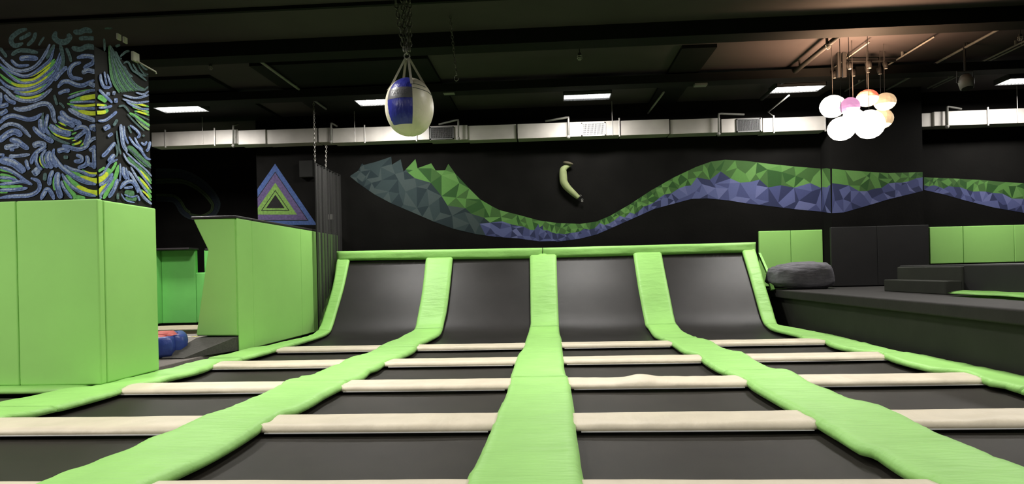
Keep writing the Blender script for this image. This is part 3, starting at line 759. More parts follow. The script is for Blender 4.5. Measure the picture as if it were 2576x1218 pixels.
# concentric triangle and loop on the left back walls
paint('tb', (.04, .07, .19)); paint('tp', (.075, .055, .13)); paint('tg', (.12, .22, .05)); paint('tk', (.008, .008, .008)); paint('lb', (.012, .017, .026)); paint('lt', (.016, .024, .028)); paint('lg', (.028, .045, .018))  # loop blue, teal and green: darkness of that corner put into the paint
def flatpoly(bm, pts, mi):
    f = bm.faces.new([bm.verts.new(p) for p in pts]); f.material_index = mi; return f
def tri_clip(pts, xmin):
    out = []
    for i in range(len(pts)):
        a, b = Vector(pts[i-1]), Vector(pts[i])
        if (a.x >= xmin) != (b.x >= xmin): out.append(a+(b-a)*((xmin-a.x)/(b.x-a.x)))
        if b.x >= xmin: out.append(b)
    return out
bm = bmesh.new(); apex, br, bl = (692, 412), (797, 566), (585, 566)
cen = (693, 512)
lv = [(1.0, 'tb'), (.80, 'tk'), (.77, 'tp'), (.52, 'tg'), (.34, 'tk'), (.31, 'tg'), (.22, 'tk')]
nm_ = ['tb', 'tp', 'tg', 'tk', 'lb', 'lt', 'lg']
for i, (s, c) in enumerate(lv):
    P_ = [ony(cen[0]+(x-cen[0])*s, cen[1]+(y-cen[1])*s, YB-.004-.0012*i) for x, y in (apex, br, bl)]
    flatpoly(bm, tri_clip(P_, -5.53), nm_.index(c))
obj('painted_triangle', bm, [PAINT[n] for n in nm_], wb)
bm = bmesh.new()
lc = [(380,424),(430,424),(470,430),(505,448),(535,475),(552,502),(554,520),(545,540),(525,552),(500,556),(470,549),(452,535),(440,515),(425,508),(380,508)]
lw = [(0, 9, 'lt'), (9.5, 16, 'lb'), (27, 6, 'lg'), (34, 6, 'lg')]
cp = catmull(lc, 6)
for off, wd, c in lw:
    o1, o2 = [], []
    for i, p in enumerate(cp):
        a = cp[max(0, i-1)]; b = cp[min(len(cp)-1, i+1)]; L = math.hypot(b[0]-a[0], b[1]-a[1]) or 1
        n = (-(b[1]-a[1])/L, (b[0]-a[0])/L); sh = max(.38, 1-i/len(cp)*1.0) if i < len(cp)*.7 else .5
        o1.append((p[0]+n[0]*off*sh, p[1]+n[1]*off*sh)); o2.append((p[0]+n[0]*(off+wd)*sh, p[1]+n[1]*(off+wd)*sh))
    for i in range(len(cp)-1): flatpoly(bm, [ony(*q, 14.594) for q in (o1[i], o1[i+1], o2[i+1], o2[i])], nm_.index(c))
bmesh.ops.recalc_face_normals(bm, faces=bm.faces)
obj('painted_loop', bm, [PAINT[n] for n in nm_], wl)

# swirl mural on the pillar
paint('sb', (.13, .18, .35), .55, 55); paint('sc', (.19, .24, .38), .6, 60); paint('sg', (.13, .38, .10), .25, 40); paint('sy', (.52, .60, .04), .2, 40)
paint('sd', (.07, .115, .12), .5, 55); paint('se', (.07, .17, .08), .4, 50); paint('sp', (.20, .33, .14), .3, 40)  # dim blue-grey and dim green: upper pillar shade put into the paint
paint('sh', (.30, .35, .46), .5, 70); paint('sk', (.05, .075, .17), .4, 60)
SN = ['sb', 'sc', 'sg', 'sy', 'sd', 'se', 'sp', 'sh', 'sk']
cnt = [0]
def ribbon(bm, pts, w, mi, place, t0=0, t1=1, rag=1.0):
    c = catmull(pts, 7); n = len(c); c = c[int(n*t0):max(int(n*t0)+3, int(n*t1))]; n = len(c)
    if n < 2: return
    cnt[0] += 1; d = .0015+.00003*cnt[0]; prev = None
    for i, p in enumerate(c):
        a = c[max(0, i-1)]; b = c[min(n-1, i+1)]; L = math.hypot(b[0]-a[0], b[1]-a[1]) or 1
        nx, ny = -(b[1]-a[1])/L, (b[0]-a[0])/L
        e = min(i, n-1-i)/max(1, n-1)*2; k = (min(1, e*2.6+.12))**.5
        h = w/2*k*(1+rag*.16*noise.noise(Vector((p[0]*.06, p[1]*.06, cnt[0])))); h2 = w/2*k*(1+rag*.16*noise.noise(Vector((p[0]*.06+9, p[1]*.06, cnt[0]))))
        v = (bm.verts.new(place(p[0]+nx*h, p[1]+ny*h, d)), bm.verts.new(place(p[0]-nx*h2, p[1]-ny*h2, d)))
        if prev:
            f = bm.faces.new((prev[0], v[0], v[1], prev[1])); f.material_index = mi
        prev = v
def mural(name, data, place):
    bm = bmesh.new()
    data = [(c, w*(1.36 if c in 'BCD' else 1.15), p) for c, w, p in data]
    for c, w, pts in sorted(data, key=lambda t: {'G': 0, 'Q': 0, 'Y': 1, 'B': 2, 'C': 2, 'D': 2, 'E': 0}[t[0]]):
        if c == 'Y':
            ribbon(bm, pts, w, 2, place); ribbon(bm, pts, w*1.0, 3, place, .22, .84)
        else:
            ribbon(bm, pts, w, {'B': 0, 'C': 1, 'G': 2, 'D': 4, 'E': 5, 'Q': 6}[c], place)
            if c in 'BC' and w > 4.5:
                q = [(x+.12*w, y-.16*w) for x, y in pts]; ribbon(bm, q, w*.34, 7, place, .12, .62, 2.5); ribbon(bm, [(x-.2*w, y+.2*w) for x, y in pts], w*.2, 8, place, .4, .9, 2.5)
    bmesh.ops.recalc_face_normals(bm, faces=bm.faces)
    return obj(name, bm, [PAINT[n] for n in SN], wm)
A_ = [('D',45,[(350,120),(250,150),(160,220),(150,290),(200,330),(300,300)]),('D',35,[(400,170),(330,210),(250,250)]),('D',35,[(460,160),(430,250),(350,330)]),
('D',40,[(150,455),(230,400),(340,395),(490,420)]),('B',50,[(250,500),(350,485),(490,495)]),('B',30,[(145,510),(230,585),(380,580)]),
('D',55,[(720,150),(700,230),(760,280),(840,285),(890,230),(870,180)]),('D',50,[(940,150),(1020,160),(1100,130),(1180,160)]),('D',40,[(1010,240),(1120,235),(1220,240)]),('D',50,[(920,350),(1020,380),(1130,340),(1245,370)]),
('D',30,[(0,360),(50,420),(90,480)]),('C',32,[(0,470),(80,560),(190,640),(310,650),(430,610),(520,530),(600,400),(640,310)]),('B',30,[(0,560),(100,640),(230,700),(330,720),(440,680),(560,590),(650,500),(700,320)]),
('Y',28,[(250,715),(330,722),(420,705),(520,650),(640,560),(700,500)]),('Y',28,[(150,725),(240,765),(330,775),(430,760),(540,690),(640,600),(730,510)]),('G',24,[(0,600),(80,660),(160,720),(240,760)]),
('B',26,[(20,620),(160,740),(260,800),(360,805),(470,780),(580,700),(700,590),(770,420)]),('Y',34,[(0,690),(80,760),(200,830),(310,845),(420,830),(530,780),(620,710),(700,640)]),
('B',36,[(0,760),(100,850),(230,890),(330,890),(450,860),(580,790),(700,680),(760,560),(810,400)]),('Y',24,[(180,895),(250,915),(340,920),(430,905),(520,865),(600,820)]),
('B',30,[(180,920),(290,950),(400,950),(500,920),(620,830),(720,700),(780,600)]),('Y',24,[(200,965),(250,985),(330,1000),(420,990),(520,960),(570,930)]),
('C',35,[(0,850),(80,900),(180,990),(300,1035),(430,1035),(540,990),(620,920),(670,880)]),('B',38,[(60,960),(120,1030),(210,1070)]),('D',30,[(600,500),(650,400),(700,320)]),
('D',35,[(770,320),(800,420),(810,560),(760,680)]),('D',30,[(850,360),(890,450),(915,540)]),('B',40,[(700,780),(760,700),(820,640),(860,600)]),
('B',40,[(1040,545),(940,580),(890,660),(930,740),(1060,755)]),('B',42,[(985,490),(1080,465),(1200,480),(1190,550),(1120,590),(1070,620)]),('C',46,[(1050,680),(1130,650),(1235,670)]),
('B',42,[(740,870),(800,800),(880,790),(970,830),(1060,840),(1130,810),(1210,770)]),('B',36,[(750,945),(830,910),(900,905)]),('C',44,[(1140,810),(1225,850)]),
('B',26,[(870,1005),(960,970),(1080,930),(1180,900),(1245,900)]),('G',14,[(880,960),(1000,920),(1100,900),(1200,885)]),('G',30,[(890,1045),(960,1025),(1040,1000),(1130,990)]),('Y',52,[(940,1035),(1040,1005),(1140,990),(1236,975),(1330,975)]),
('B',22,[(900,1056),(1050,1050),(1236,1045)]),('Y',28,[(860,1070),(960,1095),(1080,1100),(1236,1085),(1380,1085)]),('B',26,[(900,1100),(1020,1130),(1150,1135),(1236,1130)]),
('Y',46,[(920,1130),(1020,1170),(1130,1190),(1240,1195),(1380,1180)]),('B',40,[(10,930),(14,1000),(0,1080)]),('B',42,[(0,1110),(60,1095),(115,1080)]),('B',42,[(0,1210),(60,1180),(100,1150)]),
('C',46,[(180,1130),(260,1145),(370,1130),(480,1090),(580,1070),(640,1100),(680,1170),(690,1250),(720,1320)]),('D',26,[(700,960),(720,1040),(740,1090)]),('D',20,[(760,1060),(800,1090),(830,1130)]),('D',20,[(500,330),(530,280),(570,220)])]
Bz = [('B',42,[(0,210),(70,140),(160,110),(260,130),(360,155),(460,140),(540,80)]),('C',36,[(0,290),(80,230),(160,215),(250,240),(330,310),(400,385)]),('B',62,[(0,440),(60,380),(150,320),(220,320),(285,370)]),
('B',50,[(130,420),(220,430),(300,490),(375,535)]),('C',50,[(60,520),(160,500),(260,490)]),('B',26,[(130,545),(190,545)]),('B',30,[(0,605),(65,615)]),('C',34,[(120,625),(220,625),(390,605)]),
('B',74,[(0,680),(100,690),(200,730),(280,790),(310,840)]),('G',28,[(0,800),(100,815),(190,850)]),('B',34,[(0,765),(120,800),(230,865),(330,940),(420,990)]),('G',28,[(0,860),(80,870),(210,915)]),('B',28,[(0,900),(120,905),(240,945)]),
('G',26,[(0,935),(70,940),(160,950)]),('B',30,[(0,985),(150,970),(300,950),(400,985)]),('G',34,[(0,1015),(130,1015),(290,1010)]),('B',34,[(0,1060),(180,1055),(360,1030)]),('G',22,[(0,1090),(100,1085)]),
('B',38,[(0,1160),(150,1140),(350,1130),(450,1100),(510,1040),(500,950),(400,905)]),('B',35,[(340,670),(360,760),(380,800)]),('C',74,[(440,790),(460,815),(500,860)]),('B',42,[(530,1180),(570,1100),(610,1050),(660,1090),(700,1180)]),
('D',30,[(560,70),(550,160),(560,240),(620,330),(700,390),(800,440),(900,470)]),('B',38,[(620,90),(600,180),(590,280),(640,350)]),('B',46,[(430,250),(480,310),(560,370),(640,420),(690,450)]),('B',44,[(520,150),(530,260),(580,330)]),
('B',60,[(640,230),(720,290),(820,330),(920,340)]),('Y',18,[(640,210),(700,280),(780,320),(850,335)]),('Y',18,[(710,220),(780,265),(860,295),(940,295)]),('Y',18,[(750,190),(800,215),(850,240)]),('Y',20,[(620,250),(700,340),(800,385),(880,400),(960,390)]),
('G',18,[(850,350),(920,345),(980,320)]),('Y',24,[(920,480),(1000,460),(1050,420)]),('Y',20,[(1030,500),(1090,440),(1100,390)]),('Y',16,[(920,430),(960,420),(1000,400)]),('B',52,[(780,50),(850,130),(950,180),(1050,215)]),
('B',50,[(750,120),(830,180),(900,210),(960,250)]),('B',42,[(950,290),(1050,250),(1130,300),(1120,400),(1080,480)]),('C',46,[(880,20),(1000,90),(1130,140),(1236,180)]),('B',56,[(1150,270),(1215,255),(1236,310)]),
('B',40,[(1150,300),(1140,420),(1100,510),(1000,540),(880,510),(800,490)]),('C',34,[(1110,480),(1190,410),(1245,395)]),('B',40,[(960,410),(1040,350),(1100,300)]),('C',56,[(430,500),(500,465),(600,490)]),
('B',40,[(600,500),(500,560),(430,640),(410,730)]),('B',30,[(490,590),(470,680),(500,760),(550,800)]),('Y',22,[(520,620),(520,700),(570,775)]),('Y',24,[(575,620),(575,660),(590,720)]),('B',28,[(600,540),(545,620),(560,720),(620,780)]),
('B',50,[(650,560),(610,640),(630,720),(680,780)]),('B',34,[(660,580),(660,680),(740,770)]),('B',44,[(700,530),(690,620),(740,700),(800,770),(900,850),(1000,910),(1120,960),(1236,985)]),
('B',48,[(740,565),(810,545),(900,560)]),('B',40,[(980,610),(1050,640),(1040,690),(950,690)]),('D',34,[(820,640),(880,640)]),('B',42,[(1110,620),(1130,680),(1100,740),(1000,775)]),('B',44,[(1150,560),(1236,500)]),
('B',40,[(1205,520),(1215,620),(1210,720),(1215,790)]),('B',40,[(1130,720),(1200,750)]),('B',28,[(830,740),(920,790),(1040,820),(1150,870),(1236,870)]),
('Y',26,[(1050,800),(1120,835),(1236,845),(1330,800)]),('G',55,[(840,800),(870,820),(950,850),(1050,890)]),('Y',62,[(900,850),(1050,900),(1150,930),(1236,940),(1340,925)]),('G',62,[(840,870),(900,940),(1000,1010)]),('Y',66,[(900,950),(1000,1020),(1120,1080),(1236,1095),(1340,1060)]),
('G',70,[(800,940),(850,1030),(920,1110),(960,1170)]),('G',46,[(960,1140),(1090,1168)]),('B',34,[(800,850),(860,940),(950,1030),(1080,1100),(1236,1135)]),('B',30,[(790,940),(830,1040),(930,1165)]),
('B',56,[(760,830),(740,900),(740,1000),(770,1100),(790,1165)]),('G',30,[(720,850),(690,950),(700,1060)]),('B',40,[(690,810),(650,890),(640,1000)]),('D',36,[(590,840),(580,940)])]
Cz = [('B',30,[(150,690),(160,780),(200,860),(280,860)]),('B',20,[(200,660),(210,740),(230,830)]),('B',20,[(235,690),(270,800),(290,860)]),('G',56,[(120,975),(150,990),(200,1020),(230,1040)]),('B',28,[(130,890),(210,970),(300,1060)]),
('Y',26,[(60,1085),(120,1085),(180,1090),(230,1095)]),('B',24,[(125,1125),(220,1120),(300,1100)]),('Y',42,[(60,1180),(120,1185),(190,1180),(250,1150)]),
('C',22,[(440,960),(600,1000),(770,960)]),('C',22,[(430,1010),(600,1060),(770,1040)]),('Y',22,[(520,1040),(600,1065),(700,1090),(770,1110)]),('B',20,[(480,1050),(640,1130),(770,1140)]),('Y',22,[(560,1110),(650,1140),(770,1175)]),
('D',20,[(440,560),(500,540),(560,640),(640,700),(740,780)]),('D',20,[(450,590),(500,680),(560,730)]),('D',18,[(560,560),(640,680),(750,720)]),('D',18,[(650,540),(700,610),(750,640)]),('D',24,[(340,340),(400,320)]),('D',22,[(400,470),(470,410),(520,400)]),
('D',20,[(190,240),(200,300),(200,400)]),('D',18,[(340,400),(380,480),(420,500)]),('C',30,[(220,940),(270,950)]),('C',36,[(300,930),(340,940)]),('B',44,[(320,1030),(370,1030)]),('D',20,[(380,1110),(450,1100),(520,1180)]),
('Q',30,[(500,1040),(620,1110),(770,1190)]),('D',18,[(200,110),(300,110)]),('D',16,[(620,560),(700,680),(760,700)]),('D',16,[(600,880),(700,900),(760,850)]),('C',18,[(600,930),(700,950),(765,910)])]
for i in range(12):
    t = i/11
    Cz.append(('E', 26, [(262+18*t, 330+20*t), (272+150*t, 560+20*t), (300+290*t, 760+60*t), (390+330*t, 930-40*t)]))
    Cz.append(('D' if i % 3 else 'E', 9, [(268+18*t, 320+20*t), (280+150*t, 560+20*t), (312+290*t, 770+60*t), (400+330*t, 935-40*t)]))
Dz = [('G',34,[(500,20),(600,80),(700,150),(750,180)]),('Y',20,[(560,0),(620,8),(690,30),(745,50)]),('Q',26,[(560,60),(660,170),(745,230)]),('D',14,[(470,30),(560,130),(680,240)]),('D',12,[(560,20),(650,65),(745,110)]),('D',12,[(520,40),(640,130),(745,200)]),
('B',28,[(112,118),(200,110),(300,40),(340,0)]),('B',44,[(180,220),(260,180)]),('B',30,[(230,310),(290,270)]),('D',26,[(300,180),(350,100)]),('D',18,[(340,240),(350,350),(370,450),(390,530)]),('B',34,[(320,380),(240,480),(160,560)]),('B',44,[(310,530),(270,580),(240,620)]),
('D',18,[(330,400),(350,500),(330,560)]),('C',34,[(390,160),(400,260),(420,400),(470,500)]),('B',20,[(430,180),(440,300),(480,400)]),('B',24,[(500,170),(580,230),(620,290),(590,330)]),('D',18,[(480,180),(520,270)]),('B',20,[(560,320),(600,400),(660,480)]),
('B',20,[(640,380),(680,410),(710,370)]),('B',26,[(750,370),(730,460),(700,490)]),('D',20,[(660,290),(680,310)]),('B',22,[(490,310),(550,400),(640,480),(700,570),(760,590)]),
('E',64,[(480,430),(560,500),(650,600),(760,680)]),('E',56,[(480,560),(560,650),(680,770),(770,860)]),('Y',22,[(600,700),(680,780),(770,890)]),('Y',22,[(600,800),(680,880),(770,1000)]),('G',30,[(580,800),(700,960),(770,1060)]),('Y',18,[(640,960),(700,1010),(770,1095)]),
('C',18,[(420,510),(480,620),(600,720),(770,950)]),('C',16,[(450,500),(560,600),(700,720),(770,800)]),('C',20,[(510,680),(600,830),(720,1000)]),('C',26,[(480,730),(560,850),(660,1040),(770,1140)]),('D',16,[(480,450),(600,560),(760,700)]),
('B',34,[(420,680),(430,780),(470,830)]),('B',18,[(380,640),(385,750),(375,860)]),('B',18,[(450,690),(490,840)]),('B',36,[(350,830),(310,950),(240,1060)]),('D',24,[(355,1000),(350,1080)]),
('B',36,[(380,950),(440,880),(520,860),(580,920),(600,1000)]),('E',60,[(440,1000),(560,1010)]),('E',54,[(450,1060),(590,1075)]),('B',14,[(390,1010),(450,1090),(560,1120)]),('B',14,[(430,1020),(520,1050),(600,1030)]),('B',22,[(430,940),(540,930)]),('B',20,[(600,1040),(620,1100)]),
('Y',66,[(60,850),(112,845),(200,790),(250,700)]),('G',30,[(220,800),(300,700),(340,620)]),('G',44,[(180,1075),(240,960),(320,820),(370,660)]),('Y',50,[(60,1010),(112,1000),(180,930),(240,840)]),('B',34,[(112,910),(200,860),(290,760)]),('B',26,[(112,1065),(190,960),(300,800)]),('B',22,[(112,795),(180,750),(250,640),(350,590)]),
('G',28,[(112,740),(200,690)]),('C',40,[(112,1060),(150,1040)])]
sA = 5.0769; sD = 4.872
toA = [(c, w/sA, [(x/sA, 50+y/sA) for x, y in p]) for c, w, p in A_]+[(c, w/sA, [(x/sA, 270+y/sA) for x, y in p]) for c, w, p in Bz]
toS = [(c, w/sA, [(220+x/sA, 50+y/sA) for x, y in p]) for c, w, p in Cz]+[(c, w/sD, [(220+x/sD, 280+y/sD) for x, y in p]) for c, w, p in Dz]
def pf(u, v, d):
    p = ony(u, v, YM); return Vector((min(p.x, XM), YM-d, p.z))
def ps(u, v, d):
    p = onx(u, v, XM); return Vector((XM+d, min(max(p.y, YM), YE), p.z))
# continue the painting left of the frame so that it does not stop at the picture edge
rnd = random.Random(3)
for i in range(26):
    x = -rnd.uniform(20, 420); y = rnd.uniform(80, 490); a = rnd.uniform(-1, 1); pts = [(x, y)]
    for k in range(3): a += rnd.uniform(-.6, .6); pts.append((pts[-1][0]-26*math.cos(a), pts[-1][1]+20*math.sin(a)))
    toA.append((rnd.choice('BCBCG'), 8, pts))
mural('swirl_painting', toA, pf); mural('swirl_painting', toS, ps)

# ------------------------------------------------------------------ duct and fittings along the back wall
YD = 11.62
def duct_sec(root, u0, u1, vt0, vb0, vt1, vb1, Y=YD, dep=.30):
    a, b, c, d = ony(u0, vt0, Y), ony(u1, vt1, Y), ony(u1, vb1, Y), ony(u0, vb0, Y)
    zt, zb = (a.z+b.z)/2, (c.z+d.z)/2
    child('duct_section', B((a.x+.004, Y, zb), (b.x-.004, Y+dep, zt), .006), M['galv'], root); return a.x, b.x, zb, zt
def collar(root, x, zb, zt, Y=YD): child('hanger_bracket', B((x-.012, Y-.025, zb-.03), (x+.012, Y-.002, zt+.04), .004), M['steel'], root)
def rod(root, u, v0, v1, Y=YD-.012):
    child('hanger_rod', T([ony(u, v1, Y), ony(u, v1, Y)*1+Vector((0, 0, max(.02, CZ-.06-ony(u, v1, Y).z)))], .006, 6), M['steel'], root)
def grille(root, u0, u1, v0, v1, m, Y=YD):
    a, b = ony(u0, v0, Y-.02), ony(u1, v1, Y-.02)
    x0, x1, z1, z0 = a.x, b.x, a.z, b.z
    f = thing('tmp', '', ''); bpy.data.objects.remove(f)
    bm = bmesh.new()
    for lo, hi in (((x0, Y-.03, z0), (x1, Y-.002, z0+.022)), ((x0, Y-.03, z1-.022), (x1, Y-.002, z1)), ((x0, Y-.03, z0), (x0+.022, Y-.002, z1)), ((x1-.022, Y-.03, z0), (x1, Y-.002, z1))): box(bm, lo, hi)
    g = child('vent_grille', bm, m, root)
    bm = bmesh.new(); n = 24
    for i in range(n):
        x = x0+.025+(x1-x0-.05)*(i+.5)/n; box(bm, (x-.003, Y-.024, z0+.02), (x+.003, Y-.008, z1-.02))
    for i in range(5):
        z = z0+.03+(z1-z0-.06)*(i+.5)/5; box(bm, (x0+.02, Y-.020, z-.002), (x1-.02, Y-.012, z+.002))
    child('vent_bars', bm, m, g); 
    child('vent_opening', B((x0+.02, Y-.006, z0+.02), (x1-.02, Y-.003, z1-.02)), M['black'], g)
def pipe(u0, v0, u1, v1, u2, v2, Y, r, lab, m='pipe'):
    """angled drop pipe: ceiling side point, elbow, lower end"""
    a = ony(u0, v0, Y+.05); e = ony(u1, v1, YD-.06); d = ony(u2, v2, YD-.06)
    pts = [a, a.lerp(e, .9), e+Vector((0, 0, -.004)), e.lerp(d, .12), d]
    root = thing('drop_pipe', lab, 'pipe', (d.x, d.y, d.z), 'bent pipes dropping in front of the duct')
    child('pipe', T(pts, r, 8), M[m], root, True)
    child('sprinkler_cap', T([d+Vector((0, 0, .035)), d+Vector((0, 0, .02)), d, d-Vector((0, 0, .025))], r*1.5, 8, [r*1.1, r*1.8, r*1.8, r*.8]), M[m], root, True)
d1 = thing('air_duct', 'left galvanised air duct on the far wall, right of the painted pillar', 'air duct', (-5.9, YD, 3.4), 'galvanised ducts along the far wall')
s = duct_sec(d1, 380, 598, 333, 369, 326, 362); collar(d1, ony(417, 350, YD).x, s[2], s[3]); collar(d1, ony(541, 345, YD).x, s[2], s[3]); rod(d1, 510, 0, 361)
s = duct_sec(d1, 598, 668, 328, 364, 326, 362); s = duct_sec(d1, 668, 798, 327, 363, 322, 358, YD+.03)
d2 = thing('air_duct', 'middle galvanised air duct behind the hanging ball', 'air duct', (-1.8, YD, 3.4), 'galvanised ducts along the far wall')
s = duct_sec(d2, 800, 836, 322, 358, 321, 357); s = duct_sec(d2, 836, 1080, 321, 358, 316, 353); collar(d2, ony(918, 340, YD).x, s[2], s[3]); rod(d2, 893, 0, 357); collar(d2, ony(1048, 335, YD).x, s[2], s[3])
s = duct_sec(d2, 1080, 1176, 317, 353, 315, 352, YD+.02); grille(d2, 1081, 1142, 320, 350, M['grille'], YD+.02); s = duct_sec(d2, 1176, 1299, 316, 352, 313, 350, YD+.05)
d3 = thing('air_duct', 'bright galvanised air duct with a white grille, mid-wall below the louvred lamp', 'air duct', (1.0, YD, 3.4), 'galvanised ducts along the far wall')
s = duct_sec(d3, 1301, 1560, 311, 348, 304, 341); collar(d3, ony(1558, 322, YD).x, s[2], s[3]); rod(d3, 1541, 0, 341); grille(d3, 1462, 1524, 309, 341, M['white'])
s = duct_sec(d3, 1561, 1684, 303, 341, 300, 337); 
s = duct_sec(d3, 1685, 1812, 301, 337, 297, 334, YD+.04)
d4 = thing('air_duct', 'galvanised air duct running behind the glowing globe lamps', 'air duct', (4.4, YD, 3.4), 'galvanised ducts along the far wall')
s = duct_sec(d4, 1814, 1918, 299, 334, 296, 331, YD+.02); grille(d4, 1852, 1914, 299, 331, M['grille'], YD+.02); s = duct_sec(d4, 1918, 2078, 297, 332, 292, 328); collar(d4, ony(1946, 312, YD).x, s[2], s[3]); collar(d4, ony(2078, 310, YD).x-.02, s[2], s[3])
d5 = thing('air_duct', 'rightmost galvanised air duct, cut by the edge of the view', 'air duct', (8.0, YD, 3.4), 'galvanised ducts along the far wall')
s = duct_sec(d5, 2240, 2348, 288, 322, 284, 318, YD+.04); s = duct_sec(d5, 2349, 2484, 281, 317, 276, 313); collar(d5, ony(2382, 300, YD).x, s[2], s[3]); collar(d5, ony(2484, 290, YD).x, s[2], s[3]); s = duct_sec(d5, 2484, 2700, 275, 312, 268, 305); rod(d5, 2560, 0, 308)
pipe(600, 312, 587, 316, 587, 368, YD, .018, 'short grey hooked pipe before the duct, right of the far left lamp')
pipe(848, 318, 833, 309, 833, 358, YD, .018, 'grey hooked pipe before the duct, just right of the black net', 'pipe')
pipe(1104, 313, 1153, 301, 1153, 350, YD, .018, 'dark bent pipe before the duct, right of the hanging ball', 'pipe')
pipe(1372, 305, 1430, 295, 1430, 346, YD, .020, 'pale bent pipe before the duct, left of the white grille', 'steel')
pipe(1872, 288, 1808, 286, 1808, 338, YD, .018, 'grey bent pipe before the duct, left of the dark grille by the lamps', 'pipe')
pipe(2418, 274, 2383, 268, 2383, 320, YD, .018, 'dark bent pipe before the duct, near the right edge', 'pipe')
# long diagonal ceiling pipes
def cpipe(pts, r, lab, m, zs): 
    q = [Vector(p) for p in pts]
    root = thing('ceiling_pipe', lab, 'pipe', q[0], 'pipes under the ceiling')
    child('pipe', T(q, r, 8), M[m], root, True)
    L = q[-1]-q[0]
    for t in zs:
        p = q[0]+L*t; child('clamp', B((p.x-.012, p.y-.01, p.z), (p.x+.012, p.y+.01, CZ)), M[m], root)
cpipe([(3.95, 8.45, 3.93), (3.95, 11.6, 3.93)], .035, 'thick black pipe under the ceiling, left of the hanging posts', 'dpipe', (.15, .45, .75))
cpipe([(4.55, 9.0, 3.98), (4.55, 11.3, 3.98)], .010, 'thin pale conduit crossing the hanging posts', 'pipe', (.3, .8))
cpipe([(5.35, 8.9, 3.98), (5.35, 11.5, 3.98)], .012, 'thin pale conduit above the red-topped globe', 'pipe', (.3, .8))
cpipe([(6.06, 8.5, 3.98), (6.06, 11.5, 3.98)], .018, 'brown conduit right of the spotlight track', 'pipe', (.3, .8))
cpipe([(6.75, 8.5, 3.98), (6.75, 11.5, 3.98)], .014, 'twin conduit near the right edge, left member', 'pipe', (.3, .8))
cpipe([(6.84, 8.5, 3.98), (6.84, 11.5, 3.98)], .012, 'twin conduit near the right edge, right member', 'pipe', (.3, .8))
cpipe([(-3.87, 8.6, 3.97), (-3.87, 11.3, 3.97)], .02, 'dim pipe meeting the top of the net chain', 'pipe', (.5,))
a = onz(1670, 232, 3.85); b = onz(1630, 285, 3.8)
cpipe([a, b], .018, 'short dim slanting conduit right of the louvred lamp', 'pipe', ())
# conduit hanging diagonal from right lamp
cpipe([onz(1985, 240, 3.8), onz(1932, 282, 3.78), ony(1946, 292, YD)], .012, 'bright thin conduit slanting from under the right-hand lamp to the duct', 'steel', ())

# ------------------------------------------------------------------ ceiling lamps (louvred fixtures)
lampspots = [(-6.15, 10.58, 'far left louvred ceiling lamp, beside the painted pillar'), (-2.69, 10.62, 'louvred ceiling lamp partly behind the hanging ball'),
             (.80, 10.80, 'dimmer louvred ceiling lamp at mid-ceiling'), (4.27, 10.82, 'louvred ceiling lamp left of the glowing globes'), (7.95, 10.86, 'louvred ceiling lamp at the right edge')]
ZL = 3.86
def lamp(x, y, label, dim=False, nolabel=False, w=.40, d=.19):
    root = thing('ceiling_lamp', label, 'ceiling lamp', (x, y, ZL), 'louvred ceiling lamps')
    bm = bmesh.new(); box(bm, (x-w, y-d, ZL+.05), (x+w, y+d, ZL+.09)); 
    for lo, hi in (((x-w, y-d, ZL), (x-w+.012, y+d, ZL+.06)), ((x+w-.012, y-d, ZL), (x+w, y+d, ZL+.06)), ((x-w, y-d, ZL), (x+w, y-d+.012, ZL+.06)), ((x-w, y+d-.012, ZL), (x+w, y+d, ZL+.06))): box(bm, lo, hi)
    child('housing', bm, M['housing'], root)
    child('light_panel', B((x-w+.014, y-d+.014, ZL+.034), (x+w-.014, y+d-.014, ZL+.048)), M['tube_dim'] if dim else M['tube'], root)
    bm = bmesh.new()
    for i in range(1, 14): xx = x-w+2*w*i/14; box(bm, (xx-.002, y-d+.014, ZL+.006), (xx+.002, y+d-.014, ZL+.03))
    for i in (1, 2, 3): yy = y-d+2*d*i/4; box(bm, (x-w+.014, yy-.002, ZL+.006), (x+w-.014, yy+.002, ZL+.03))
    child('louvre', bm, M['louvre'], root)
    bm = bmesh.new()
    for sx in (-.7, .7): tube(bm, [(x+w*sx, y, ZL+.09), (x+w*sx, y, CZ)], .006, 6)
    child('suspension', bm, M['pipe'], root)
    return root
for i, (x, y, lab) in enumerate(lampspots): lamp(x, y, lab, dim=(i == 2))
def area(x, y, e, sx=.8, sy=.4, spread=150, col=(1, .97, .92), z=ZL-.03):
    l = bpy.data.lights.new('lamp_or_fill_light', 'AREA'); l.shape = 'RECTANGLE'; l.size = sx; l.size_y = sy; l.energy = e; l.color = col; l.spread = math.radians(spread)
    o = bpy.data.objects.new('lamp_or_fill_light', l); C.objects.link(o); o.location = (x, y, z); return o
for x, y, _ in lampspots: area(x, y, 98, .7, .34, 178)
for x in (-6.15, -2.69, .8, 4.27, 7.9):
    for y, e, sp in ((6.2, 72, 125), (.8, 68, 168), (-3.2, 40, 165)): area(x, y, e, .8, .4, sp)

